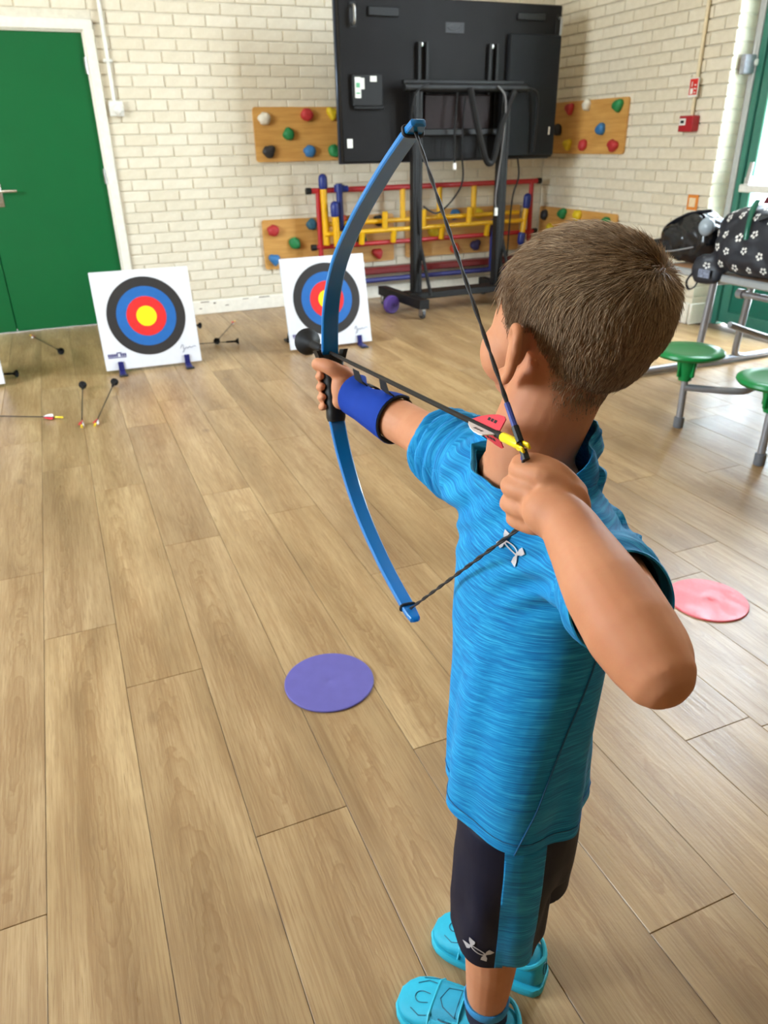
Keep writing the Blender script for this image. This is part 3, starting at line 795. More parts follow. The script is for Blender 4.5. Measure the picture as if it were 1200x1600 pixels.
GT = 'square white foam archery targets'
target('square archery target in front of the green door, nearest to the lying arrows', .417, 4.745, -.02, GT)
target('square archery target by the brick wall, partly behind the blue bow', 1.589, 4.735, -.005, GT)
target('square archery target cut off by the left edge, only its white corner shows', -.732, 4.735, .02, GT)

# ------------------------------------------------------------------ arrows with suction cups
M_SHAFT = plain('black_fibreglass', (32, 29, 27), .45, spec=.2)
M_NOCK = plain('yellow_nock', (246, 216, 20), .35)
M_VRED = plain('red_vane', (206, 44, 60), .45)
M_VWHITE = plain('white_vane', (238, 236, 236), .45)
M_CUP = plain('black_rubber_cup', (20, 20, 21), .65, spec=.2)
AL = .717
def arrow(label, nock, tip, roll=0.0, grp=None):
    d = (Vector(tip) - Vector(nock)).normalized()
    t = thing('arrow', label, 'arrow', nock, group=grp)
    q = d.to_track_quat('Y', 'Z'); t.rotation_euler = (q.to_matrix() @ Matrix.Rotation(roll, 3, 'Y')).to_euler()
    obj('shaft', MB().tube([(0, .026, 0), (0, AL - .03, 0)], .0029, 10), M_SHAFT, t)
    obj('nock', MB().tube([(0, .004, 0), (0, .008, 0), (0, .032, 0), (0, .034, 0)], [.0036, .0046, .0046, .0034], 10).box((.0032, -.002, 0), (.0022, .012, .006), .0006).box((-.0032, -.002, 0), (.0022, .012, .006), .0006), M_NOCK, t)
    obj('crest', MB().tube([(0, .034, 0), (0, .044, 0)], .0036, 10), M_BLACKP, t)
    for i in range(3):
        a = i * 2 * math.pi / 3
        prof = [(.042, 0), (.043, .0125), (.047, .0145), (.058, .0140), (.072, .0105), (.088, .0045), (.096, 0)]
        vs = []; n = len(prof)
        for s_ in (-.0005, .0005):
            for y, h in prof: vs.append((s_, y, .0026 + h))
        fs = [tuple(range(n)), tuple(range(2 * n - 1, n - 1, -1))] + [(k, (k + 1) % n, n + (k + 1) % n, n + k) for k in range(n)]
        v_ = obj('vane', MB().add(vs, fs, Matrix.Rotation(a, 4, 'Y')), M_VRED if i != 1 else M_VWHITE, t, 0, label='white vane' if i == 1 else 'red vane')
        if grp is None:
            pm_ = MB()
            for k in range(3): pm_.box((0, .056 + k * .006, .0095), (.0013, .0045, .003), 0, Matrix.Rotation(a, 4, 'Y'))
            obj('vane_mark', pm_, M_BLACKP, v_, 0)
    obj('suction_cup', MB().lathe([(.0035, AL - .085), (.0062, AL - .08), (.0070, AL - .04), (.0060, AL - .030), (.0085, AL - .018), (.018, AL - .006), (.0226, AL + .002), (.0226, AL + .0035), (.016, AL - .001), (.004, AL - .008)], 28, Matrix.Rotation(-math.pi / 2, 4, 'X')), M_CUP, t)
    return t
GA = 'suction cup arrows lying on the floor'
def floor_arrow(label, cup, nock, roll=.4):
    d = Vector((nock[0] - cup[0], nock[1] - cup[1], 0)).normalized() * AL
    arrow(label, (cup[0] + d.x, cup[1] + d.y, .0105), (cup[0], cup[1], .0255), roll, GA)
floor_arrow('arrow lying on floor with its cup towards the door, left of the front pair', (-.024, 4.49), (-.066, 3.75))
floor_arrow('arrow lying aslant with its cup by the clip of the target before the door', (.150, 4.47), (-.014, 3.726))
floor_arrow('arrow lying across the floor at the left edge, its yellow nock pointing right', (-.80, 4.29), (-.168, 3.987), -2.0)
floor_arrow('arrow lying near the green door with its black cup towards the camera', (-.121, 5.40), (-.311, 6.058))
floor_arrow('arrow lying right of the front target and pointing away to the skirting board', (.895, 5.20), (1.156, 5.834), 1.0)
floor_arrow('arrow lying right of the front target with its cup sideways to the right', (1.03, 5.13), (.40, 5.30), 1.0)
floor_arrow('arrow half hidden behind the right edge of the front target, round cup showing', (.876, 5.76), (.55, 6.15), 1.0)
floor_arrow('arrow behind the target at the left edge, only its black cup showing', (-.385, 4.93), (-1.0, 5.2), 1.0)

# ------------------------------------------------------------------ round floor spots
def spot(label, x, y, r, m):
    o = obj('floor_spot', MB().lathe([(r - .002, 0), (r, .0015), (r, .004), (r - .002, .0055), (r * .3, .0057), (.004, .0057), (.003, .0052), (.0005, .0052)], 64, Matrix.Translation((0, 0, .0))), m, None, 30, loc=(x, y, 0.0002))
    tag(o, label, 'floor spot', 'round rubber floor spots'); return o
spot('round purple rubber floor spot on planks before the archer', .434, 1.452, .1155, plain('purple_rubber_mat', (92, 86, 160), .6, var=.05, bump=.15, bscale=500))
def redspot():
    t = NT('glare_streaked_red_rubber'); n = t.noise(t.mapping(t.coord(), (1.6, 1, 1)), 14.0, 5.0, .65, .6)
    t.link(t.ramp(n, [(.38, lin((214, 70, 84))), (.62, lin((226, 110, 120)))]), t.b.inputs['Base Color'])  # paler pink streaks put the window glare into the colour
    t.link(t.ramp(n, [(.38, (.30, .30, .30, 1)), (.62, (.5, .5, .5, 1))]), t.b.inputs['Roughness'])
    t.bump(n, .2, .004); return t.m
spot('round red rubber floor spot behind the elbow of the archer', 1.60, 1.345, .1155, redspot())

# ------------------------------------------------------------------ folding dining table with fixed green stools
t = thing('canteen_table', 'grey folding canteen table with green round stools fixed to its frame', 'table', (3.43, 2.3, 0))
M_TUBE = plain('silver_grey_tube', (150, 152, 158), .3, .5)
M_SEAT = plain('green_moulded_plastic', (0, 128, 62), .3, var=.04)
def tw(p): return (p[0] - 3.43, p[1] - 2.3, p[2])
obj('table_top', MB().box(tw((3.43, 2.05, .619)), (.80, 2.44, .022), .006), plain('speckled_laminate', (196, 150, 112), .45, var=.1, scale=400), t)
ed = MB()
for x in (3.026, 3.834): ed.box(tw((x, 2.05, .612)), (.024, 2.46, .038), .008)
for y in (.826, 3.274): ed.box(tw((3.43, y, .612)), (.80, .024, .038), .008)
obj('edge_trim', ed, plain('grey_edging', (158, 160, 160), .45), t)
def leg_u(y, dx): return [tw((3.43 - dx, y, .60)), tw((3.43 - dx, y, .08)), tw((3.43 - dx + .02, y, .04)), tw((3.43 - dx + .06, y, .03))]
for y in (3.18, 1.0):
    obj('floor_tube', MB().tube([tw((2.75, y + .12, .028)), tw((4.1, y + .12, .028))], .022, 12, round_ends=True), M_TUBE, t)
    for x in (3.40, 3.70):
        pth = [tw((x, y + .08, .60)), tw((x, y + .10, .30)), tw((x, y + .115, .09)), tw((x + .02, y + .12, .045)), tw((x + .07, y + .12, .03))]
        obj('leg', MB().tube(smoothpath(pth, 5), .021, 12), M_TUBE, t)
fb = MB().tube([tw((3.40, 3.0, .52)), tw((3.72, 3.24, .47))], .016, 10).tube([tw((3.55, 3.20, .44)), tw((3.75, 2.3, .40))], .019, 10).tube([tw((3.40, 3.27, .50)), tw((3.72, 3.27, .50))], .016, 10)
obj('fold_brace', fb, M_TUBE, t)
obj('pivot', MB().lathe([(.026, -.02), (.026, .02)], 14, Matrix.Translation(tw((3.72, 3.24, .52))) @ Matrix.Rotation(math.pi / 2, 4, 'X')).lathe([(.026, -.02), (.026, .02)], 14, Matrix.Translation(tw((3.55, 3.20, .44))) @ Matrix.Rotation(math.pi / 2, 4, 'X')), M_GREYMET, t)
def stool(x, y, s, fx=None, fy=None):
    fx = x if fx is None else fx; fy = y if fy is None else fy
    st = obj('stool_seat', MB().lathe([(.02, .340), (.120, .345), (.146, .352), (.156, .364), (.154, .374), (.144, .381), (.10, .3775), (.03, .375), (.0005, .375)], 44, Matrix.Translation(tw((x, y, 0)))), M_SEAT, t)
    hb = MB().lathe([(.030, .235), (.033, .25), (.052, .345)], 14, Matrix.Translation(tw((x, y, 0)))).box(tw((x, y, .30)), (.10, .014, .09), .003).box(tw((x, y, .30)), (.014, .10, .09), .003)
    obj('seat_boss', hb, M_SEAT, st)
    lg = obj('stool_leg', MB().tube([tw((x, y, .34)), tw((fx, fy, .045))], .0165, 12), M_TUBE, t)
    obj('rubber_foot', MB().tube([tw((fx, fy, 0.001)), tw((fx, fy, .005)), tw((fx, fy, .05)), tw((fx, fy, .053))], [.022, .0235, .0235, .019], 14), plain('grey_rubber', (104, 106, 110), .6), lg)
    y2 = y - .13 if y > 2.3 else y + .13
    obj('stool_arm', MB().tube(smoothpath([tw((x, y, .20)), tw((x + s * .16, y2 - .02, .20)), tw((x + s * .26, y2 - .03, .205)), tw((x + s * .5, y2 - .0, .26)), tw((x + s * .80, y2, .36))], 6), .0165, 10), M_TUBE, t)
for y, fx in ((2.545, 2.583), (2.045, 2.563), (1.5, 2.57), (1.0, 2.57)):
    stool(2.575 - (.012 if y == 2.045 else 0), y, 1, fx, y)
for y in (3.03, 2.5, 1.95): stool(4.02 if y < 3 else 3.98, y, -1)

# ------------------------------------------------------------------ school bags heaped on the table
def bagmesh(parts, vox, sm, amp, freq, seed):
    mb = MB()
    for c, r, rot in parts:
        M = Matrix.Translation(Vector(c)) @ Matrix.Rotation(rot[2], 4, 'Z') @ Matrix.Rotation(rot[1], 4, 'Y') @ Matrix.Rotation(rot[0], 4, 'X')
        b = MB().ball((0, 0, 0), (1, 1, 1), 24, 16)
        # super-ellipsoid: boxy pillow
        for x, y, z in b.v[:]: pass
        b.v = [(math.copysign(abs(x) ** .62, x) * r[0], math.copysign(abs(y) ** .62, y) * r[1], math.copysign(abs(z) ** .62, z) * r[2]) for x, y, z in b.v]
        mb.add(b.v, b.f, M)
    me = remesh(mb, vox, sm)
    vn = [(v.co.copy(), v.normal.copy()) for v in me.vertices]
    for v, (c, n) in zip(me.vertices, vn):
        a = noise.noise(c * freq + Vector((seed, 0, 0))) + .5 * noise.noise(c * freq * 2.3 + Vector((0, seed, 0)))
        rdg = 1 - abs(noise.noise(c * freq * 1.4 + Vector((0, 0, seed)))) * 2
        v.co = c + n * (a * amp + max(0, rdg - .55) * -amp * 1.2)
    for v in me.vertices:
        if v.co.x > -.15: v.co.z = max(v.co.z, .003)
    me.shade_smooth(); return me
M_BAGN = plain('navy_nylon', (24, 27, 38), .42, var=.1, bump=.2, bscale=900)
M_BAGK = plain('black_coated_nylon', (20, 20, 22), .25, var=.1)
M_BAGB = plain('blue_grey_nylon', (40, 52, 96), .4, var=.15)
ZT = .632
def bag_thing(name, label, loc): return thing(name, label, 'bag', loc, group='school bags heaped on the canteen table')
bt = bag_thing('football_backpack', 'navy backpack with white football print and a green zip toggle at the table edge', (3.165, 2.66, ZT))
bme = bagmesh([((0, 0, .165), (.17, .34, .16), (0, -.12, .0)), ((-.10, .02, .12), (.10, .26, .11), (0, 0, 0)), ((.0, -.2, .20), (.16, .16, .13), (0, 0, 0)), ((-.172, .27, .015), (.022, .085, .075), (0, 0, .25))], .012, 5, .010, 7.0, 3.0)
fbk = link('bag_body', bme, M_BAGN, bt)
bvh = BVHTree.FromPolygons([v.co for v in bme.vertices], [p.vertices for p in bme.polygons])
def decal(bvh_, centers, shape_polys, off=.0012):
    """project small flat polygons onto a surface: centers = (origin, direction, size, roll)"""
    mb = MB()
    for o_, d_, s_, ro in centers:
        d_ = Vector(d_).normalized(); u_ = d_.cross(Vector((0, 0, 1))).normalized(); w_ = u_.cross(d_)
        ca, sa = math.cos(ro), math.sin(ro)
        for poly in shape_polys:
            vs = []
            for x, y in poly:
                X, Y = (x * ca - y * sa) * s_, (x * sa + y * ca) * s_
                h = bvh_.ray_cast(Vector(o_) + u_ * X + w_ * Y, d_)
                if h[0] is None: vs = None; break
                vs.append(h[0] - d_ * off + h[1] * (off * .6 if h[1].dot(d_) < 0 else -off * .6))
            if vs:
                n = len(vs); i0 = len(mb.v)
                mb.v += [tuple(v) for v in vs]
                if n > 4 and n % 2 == 0 and poly is not None and getattr(poly, 'strip', False): pass
                mb.f.append(tuple(range(i0, i0 + n)))
    return mb
ballp = []
for k in range(5):                                       # white patches of a football around its dark centre
    a = k * 2 * math.pi / 5 + .3
    P = lambda r, da: (r * math.cos(a + da), r * math.sin(a + da))
    ballp.append([P(.42, -.5), P(.85, -.42), P(1.0, -.12), P(1.0, .18), P(.80, .45), P(.42, .5)])
cs = []
r2 = random.Random(5)
for iy in range(9):
    for iz in range(4):
        yy = .36 - iy * .088 + (iz % 2) * .044 + r2.uniform(-.01, .01); zz = .045 + iz * .075 + r2.uniform(-.012, .012)
        cs.append(((-.6, yy, zz), (1, .0, 0), r2.uniform(.016, .02), r2.uniform(0, 6)))
for iy in range(8):
    for ix in range(3):
        cs.append(((-.12 + ix * .09, .32 - iy * .09 + ix * .03, .8), (0.05, 0, -1), .018, r2.uniform(0, 6)))
M_PRINT = plain('white_print', (232, 230, 226), .5, var=.03)
obj('football_print', decal(bvh, cs, ballp), M_PRINT, bt, 0, kind='stuff')
zz_ = MB().tube(smoothpath([(-.17, .02, .27), (-.13, -.10, .315), (-.10, -.25, .33), (-.05, -.36, .30)], 6), .011, 6)
obj('zip', zz_, M_BLACKP, bt)
obj('zip_toggle', MB().tube(smoothpath([(-.11, .10, .345), (-.155, .08, .30), (-.185, .06, .24), (-.195, .05, .18)], 5), [.014] * 6 + [.011] * 10, 8, flat=.5), plain('green_satin', (16, 96, 76), .3), bt, label='green satin pull strap')
obj('carry_loop', MB().tube(smoothpath([(-.19, .34, .0), (-.20, .37, -.05), (-.19, .36, -.09), (-.18, .33, -.075), (-.18, .31, -.03)], 6), .010, 8, flat=.4), M_BAGN, bt)
lab_ = MB().box((-.2005, .262, .0), (.006, .075, .04), .001, Matrix.Translation((0, 0, 0))); obj('woven_label', lab_, plain('striped_label', (120, 128, 150), .6, var=.5, scale=90), bt)
b2 = bag_thing('black_school_bag', 'shiny black school bag lying left of the football backpack', (3.22, 3.24, ZT))
link('bag_body', bagmesh([((0, 0, .10), (.15, .20, .10), (0.1, 0, .2)), ((-.03, -.05, .17), (.11, .15, .08), (.25, 0, 0)), ((-.02, .16, .06), (.11, .12, .06), (0, 0, .3))], .011, 5, .014, 9.0, 8.0), M_BAGK, b2)
obj('strap', MB().tube(smoothpath([(-.02, .26, .07), (-.10, .16, .17), (-.09, .02, .245), (-.05, -.10, .27)], 6), .014, 6, flat=.4), M_BAGN, b2)
obj('piping', MB().tube(smoothpath([(-.155, .14, .05), (-.175, .0, .07), (-.16, -.12, .10)], 6), .004, 6), M_GREYMET, b2)
ball_ = MB().ball((-.13, -.16, .20), (.035, .045, .045), 16, 10); obj('buckle', ball_, plain('pearl_grey_plastic', (150, 162, 172), .25), b2)
b3 = bag_thing('blue_school_bag', 'dark blue school bag with a red trimmed handle behind the black one', (3.56, 3.02, ZT))
link('bag_body', bagmesh([((0, 0, .13), (.16, .24, .13), (0.1, 0, -.2)), ((0, -.12, .22), (.12, .14, .09), (0, 0, 0))], .012, 5, .014, 8.0, 1.0), M_BAGB, b3)
obj('carry_loop', MB().tube(smoothpath([(-.06, .10, .24), (-.07, .06, .32), (-.07, -.02, .34), (-.06, -.08, .29)], 6), .02, 8, flat=.5), plain('dark_red_webbing', (96, 22, 34), .6), b3)
b4 = bag_thing('slate_sports_bag', 'slate blue sports bag with red straps lying behind the football backpack', (3.62, 2.35, ZT))
link('bag_body', bagmesh([((0, 0, .18), (.17, .30, .18), (0, 0, .1)), ((0, .1, .30), (.12, .18, .08), (0, 0, 0))], .013, 5, .014, 8.0, 5.0), plain('slate_nylon', (66, 84, 128), .4, var=.15), b4)
obj('strap', MB().tube(smoothpath([(-.15, .26, .20), (-.14, .20, .36), (-.05, .14, .41), (.05, .10, .40)], 6), .018, 8, flat=.35), plain('maroon_webbing', (110, 36, 52), .6), b4)
obj('carry_loop', MB().tube(smoothpath([(-.10, .10, .36), (-.12, .05, .44), (-.10, -.05, .45), (-.06, -.1, .38)], 6), .02, 8, flat=.5), M_BLACKP, b4)
# ------------------------------------------------------------------ the archer
PB = Vector((.415, .575, 0))
boy = thing('person', 'child in turquoise shirt and navy shorts seen from behind, drawing a blue bow', 'person', PB)
V = Vector
# joints (metres)
SR, ER, WR = V((.400, .695, .910)), V((.404, .862, .896)), V((.376, .980, .905))       # bow arm
SL, EL, WL = V((.405, .472, .892)), V((.322, .300, .924)), V((.341, .438, .968))        # drawing arm
GT_, GB_ = V((0.3559, 1.0692, 0.9508)), V((0.3522, 1.049, 0.864))                             # grip axis
NK = V((0.3317, 0.4958, 1.0165))                                                          # arrow nock
H1, H2 = V((0.3311, 0.4906, 1.0061)), V((0.3289, 0.4845, 0.9441))                            # string enters / leaves the hand
HC_ = V((.446, .584, 1.092))                                                           # head centre
hU = V((.13, -.07, 1)).normalized()
hF = V((-.14, 1, -.05)); hF = (hF - hU * hF.dot(hU)).normalized()
hR = hF.cross(hU).normalized()
def hp_(r, f, u): return HC_ + hR * r + hF * f + hU * u
HM4 = Matrix(((hR.x, hF.x, hU.x, HC_.x), (hR.y, hF.y, hU.y, HC_.y), (hR.z, hF.z, hU.z, HC_.z), (0, 0, 0, 1)))

body = MB()
def ell(c, r, M=HM4, rot=None):
    Q = M @ Matrix.Translation(V(c))
    if rot: Q = Q @ Matrix.Rotation(rot[2], 4, 'Z') @ Matrix.Rotation(rot[1], 4, 'Y') @ Matrix.Rotation(rot[0], 4, 'X')
    body.ball((0, 0, 0), r, 28, 18, Q)
ell((0, -.004, .018), (.0735, .0865, .070))
ell((0, -.026, -.002), (.060, .054, .056))
ell((0, .034, -.018), (.0635, .054, .070))
ell((0, .040, -.064), (.047, .045, .036))
for s in (-1, 1):
    ell((s * .036, .046, -.042), (.030, .034, .034))
    ell((s * .026, .068, .014), (.022, .009, .008))
ell((0, .078, -.086), (.018, .014, .014))
body.tube([hp_(0, .082, .006), hp_(0, .092, -.014), hp_(0, .101, -.031)], [.007, .0085, .010], 12, round_ends=True)
for s in (-1, 1): ell((s * .009, .090, -.034), (.008, .009, .007))
ell((0, .084, -.057), (.020, .010, .006)); ell((0, .083, -.066), (.017, .010, .006))
for s in (-1, 1):                                        # ears: flared plate with a rim
    Q = HM4 @ Matrix.Translation(V((s * .0795, -.006, -.027))) @ Matrix.Rotation(s * math.radians(24), 4, 'Z') @ Matrix.Rotation(math.radians(12), 4, 'X')
    body.ball((0, 0, 0), (.0045, .015, .026), 16, 12, Q)
    rim = [V((s * .003, .011, -.025)), V((s * .003, -.004, -.025)), V((s * .003, -.012, -.011)), V((s * .004, -.0150, .006)), V((s * .004, -.010, .020)), V((s * .003, .001, .025)), V((s * .002, .011, .020)), V((0, .014, .009))]
    body.tube([Q @ p for p in smoothpath(rim, 4)], .0050, 10, round_ends=True)
    body.ball((0, 0, 0), (.005, .008, .010), 12, 8, Q @ Matrix.Translation(V((0, .010, -.028))))
    body.ball((0, 0, 0), (.009, .010, .018), 12, 8, HM4 @ Matrix.Translation(V((s * .069, .002, -.024))))
# neck and trunk
body.tube([hp_(-.004, -.010, -.02), hp_(-.012, -.004, -.062), V((.402, .584, .975)), V((.400, .582, .945)), V((.405, .578, .91))], [.048, .0455, .0455, .047, .044], 24)
def ring(c, a, b, n=36, yaw=0.0, p=2.0):
    out = []
    for k in range(n):
        t = 2 * math.pi * k / n; x = math.copysign(abs(math.cos(t)) ** (2 / p), math.cos(t)) * a; y = math.copysign(abs(math.sin(t)) ** (2 / p), math.sin(t)) * b
        out.append(V((c[0] + x * math.cos(yaw) - y * math.sin(yaw), c[1] + x * math.sin(yaw) + y * math.cos(yaw), c[2])))
    return out
YP_ = math.radians(-38)                                  # pelvis turned from the chest
body.loft([ring((.415, .570, .50), .066, .080, yaw=YP_), ring((.415, .568, .60), .056, .076, yaw=YP_ * .5), ring((.415, .572, .70), .054, .082), ring((.416, .575, .80), .054, .090),
           ring((.415, .578, .87), .052, .100), ring((.412, .580, .915), .046, .100), ring((.404, .581, .940), .044, .078), ring((.400, .582, .958), .042, .055)])
def limb(pts, rs, n=20, ref=None, flat=1.0): body.tube(smoothpath(pts, 5), list(np.interp(np.linspace(0, len(rs) - 1, (len(rs) - 1) * 5 + 1), range(len(rs)), rs)), n, ref=ref, flat=flat, round_ends=True)
# bow arm
limb([V((.408, .66, .905)), SR, SR.lerp(ER, .5), ER, ER.lerp(WR, .35), ER.lerp(WR, .75), WR, WR.lerp(V((.367, 1.025, .909)), .6)],
     [.040, .040, .0345, .0305, .0305, .0255, .0225, .022])
# drawing arm
limb([V((.413, .50, .895)), SL, SL.lerp(EL, .5), EL.lerp(SL, .12) + V((0, 0, .001)), EL],
     [.040, .041, .036, .032, .026])
limb([EL, EL.lerp(WL, .22) + V((-.002, 0, .001)), EL.lerp(WL, .5) + V((-.002, 0, .001)), EL.lerp(WL, .8), WL, WL.lerp(H1.lerp(H2, .5), .4)],
     [.0270, .0325, .0315, .0260, .0228, .022])
# drawing hand: back of the hand to the rear, fingers hooked round the string
hm = H1.lerp(H2, .5)
vL = V((-.9216, .3878, .017)); vU = V((.02, .06, 1)).normalized(); vB = V((-.02, 1, -.10)).normalized()
palm = WL.lerp(hm, .64) + V((.012, -.004, .000))
Mh = Matrix(((vL.x, vU.x, vB.x, palm.x), (vL.y, vU.y, vB.y, palm.y), (vL.z, vU.z, vB.z, palm.z), (0, 0, 0, 1)))
body.ball((0, 0, 0), (.023, .028, .016), 24, 16, Mh)
body.ball((0, 0, 0), (.018, .025, .015), 24, 16, Mh @ Matrix.Translation(V((-.014, -.004, 0))))
for i, (l, u_, r) in enumerate([(.010, .0235, .0086), (.0165, .0080, .0088), (.0165, -.0080, .0086), (.0110, -.0225, .0078)]):
    k0 = Mh @ V((l - .016, u_ * .8, .000)); k1 = Mh @ V((l, u_, .003)); k2 = Mh @ V((l + .006, u_ * 1.02, .026)); k3 = Mh @ V((l - .010, u_, .035)); k4 = Mh @ V((l - .022, u_ * .98, .022))
    body.tube(smoothpath([k0, k1, k2, k3, k4], 4), list(np.interp(np.linspace(0, 4, 17), range(5), [r, r * 1.12, r, r * .95, r * .85])), 14, round_ends=True)
th = [Mh @ V((-.024, .008, .006)), Mh @ V((-.010, .024, .012)), Mh @ V((.004, .031, .022)), Mh @ V((.010, .028, .034))]
body.tube(smoothpath(th, 4), list(np.interp(np.linspace(0, 3, 13), range(4), [.0105, .0105, .009, .0075])), 14, round_ends=True)
# bow hand round the grip
gu = (GT_ - GB_).normalized(); gx = V((1, 0, 0)); gx = (gx - gu * gx.dot(gu)).normalized(); gy_ = gu.cross(gx).normalized()
g0 = GB_.lerp(GT_, .52)
def gp(x, y, u): return g0 + gx * x + gy_ * y + gu * u
Mg = Matrix(((gx.x, gy_.x, gu.x, 0), (gx.y, gy_.y, gu.y, 0), (gx.z, gy_.z, gu.z, 0), (0, 0, 0, 1)))
def gball(c, r): body.ball((0, 0, 0), r, 20, 14, Matrix.Translation(gp(*c)) @ Mg)
gball((.008, -.026, -.002), (.020, .019, .031)); gball((.016, -.012, .004), (.014, .020, .030)); gball((.004, -.022, -.020), (.015, .014, .014))
for i, (u_, r) in enumerate([(.0175, .0070), (.0012, .0072), (-.0150, .0070), (-.0300, .0062)]):
    pth = [gp(.017, -.012, u_ * .95), gp(.025, .006, u_), gp(.015, .022, u_), gp(-.004, .0235, u_), gp(-.0178, .014, u_), gp(-.0190, -.002, u_ + .002)]
    body.tube(smoothpath(pth, 4), list(np.interp(np.linspace(0, 5, 21), range(6), [r * 1.1, r * 1.1, r, r, r * .95, r * .86])), 14, round_ends=True)
pth = [gp(.012, -.030, .016), gp(-.008, -.024, .030), gp(-.019, -.008, .037), gp(-.0212, .006, .0375), gp(-.0200, .015, .0345)]
body.tube(smoothpath(pth, 4), list(np.interp(np.linspace(0, 4, 17), range(5), [.0135, .0120, .0102, .0096, .0078])), 14, round_ends=True)
# legs
AN, AF = V((.378, .553, 0)), V((.475, .629, 0))
limb([V((.392, .548, .52)), V((.388, .550, .42)), V((.384, .553, .31)), V((.382, .556, .275)), V((.380, .552, .20)), V((.379, .553, .13)), V((.378, .553, .075)), V((.378, .553, .05))],
     [.058, .053, .041, .0395, .0375, .0325, .0255, .026])
limb([V((.452, .602, .52)), V((.462, .615, .42)), V((.470, .628, .31)), V((.472, .630, .275)), V((.474, .626, .20)), V((.475, .627, .13)), V((.475, .629, .075)), V((.475, .629, .05))],
     [.058, .053, .041, .0395, .0375, .0325, .0255, .026])
FD = {0: V((-.68, .73, 0)).normalized(), 1: V((-.62, .78, 0)).normalized()}
for a, d in ((AN, FD[0]), (AF, FD[1])):
    body.tube([a + V((0, 0, .04)) - d * .02, a + V((0, 0, .032)) + d * .04, a + V((0, 0, .022)) + d * .105], [.020, .019, .014], 16, round_ends=True)
bme = remesh(body, .0022, 8, .5)
bme.name = 'body'
# scalp mask: where hair grows (a stubble tone on the skin)
HI = HM4.inverted()
def hairline(f, r):
    """lowest height of hair above the head centre, by position front to back"""
    return float(np.interp(f, [-.11, -.075, -.055, -.036, -.026, -.016, .006, .014, .024, .040, .060, .078, .1],
                           [-.090, -.089, -.086, -.070, -.046, -.008, -.008, -.026, -.022, -.006, .020, .036, .046]))
mask = []
for v in bme.vertices:
    p = HI @ v.co
    if p.z < -.10 or p.length > .13: mask.append(0.0); continue
    d = p.z - hairline(p.y, p.x) + noise.noise(p * 180) * .004
    if abs(p.x) > .0765 and -.05 < p.y < .02 and p.z < .006: d = -.02          # ears
    w = .010 if p.y > .02 else (.014 if p.y > -.022 else .040)
    mask.append(max(0.0, min(1.0, d / w)))
at = bme.attributes.new('scalp', 'FLOAT', 'POINT'); at.data.foreach_set('value', mask)
def skin():
    t = NT('skin'); co = t.coord()
    n1 = t.noise(co, 14.0, 3.0); n2 = t.noise(co, 160.0, 2.0)
    c = t.ramp(n1, [(.3, lin((186, 122, 86))), (.7, lin((202, 141, 104)))])
    c = t.mix(t.ramp(n2, [(.45, (0, 0, 0, 1)), (.75, (.16, .16, .16, 1))]), c, lin((190, 112, 88)))
    a = t.new('Attribute', attribute_name='scalp')
    c = t.mix(t.math('MULTIPLY', a.outputs['Fac'], .80), c, lin((104, 82, 62)))
    t.link(c, t.b.inputs['Base Color']); t.b.inputs['Roughness'].default_value = .6
    t.b.inputs['Subsurface Weight'].default_value = .12
    t.b.inputs['Subsurface Radius'].default_value = (.012, .005, .003); t.b.inputs['Subsurface Scale'].default_value = .6
    t.b.inputs['Specular IOR Level'].default_value = .26
    t.bump(t.noise(co, 420.0, 2.0), .12, .001); return t.m
M_SKIN = skin()
bme.shade_smooth()
bo = wchild(link('body', bme, M_SKIN), boy)

# face details
M_EYE = plain('eye_white', (232, 228, 222), .2); M_IRIS = plain('iris_blue_grey', (84, 104, 118), .2); M_LIP = plain('lips', (186, 104, 92), .45)
for s in (-1, 1):
    e_ = wchild(obj('eye', MB().ball((s * .0295, .0685, -.004), .0118, 18, 12, HM4), M_EYE), boy)
    ir = MB().ball((s * .0295, .0768, -.004), (.0052, .0040, .0052), 14, 8, HM4); wchild(obj('iris', ir, M_IRIS), e_)
    lid = MB().tube([hp_(s * .0295 + x,   .0690 + .006 * (1 - (x / .014) ** 2), .0015 + .0045 * (1 - (x / .014) ** 2)) for x in (-.014, -.009, -.004, 0, .004, .009, .014)], .0022, 8, round_ends=True)
    wchild(obj('eyelid', lid, M_SKIN), boy)
    eb = MB().tube([hp_(s * (.016 + x), .0770 - x * .35, .0165 + .004 * math.sin(x * 110)) for x in (0, .007, .014, .021, .028)], [.0018, .0026, .0026, .002, .001], 8)
    wchild(obj('eyebrow', eb, plain('eyebrow_brown', (120, 92, 66), .8)), boy)
lp = MB().tube([hp_(x, .0945 - abs(x) * .35, -.0565) for x in (-.018, -.009, 0, .009, .018)], [.001, .003, .0032, .003, .001], 8)
lp.tube([hp_(x, .0925 - abs(x) * .35, -.0645) for x in (-.015, -.008, 0, .008, .015)], [.001, .0034, .0038, .0034, .001], 8)
wchild(obj('lips', lp, M_LIP), boy)

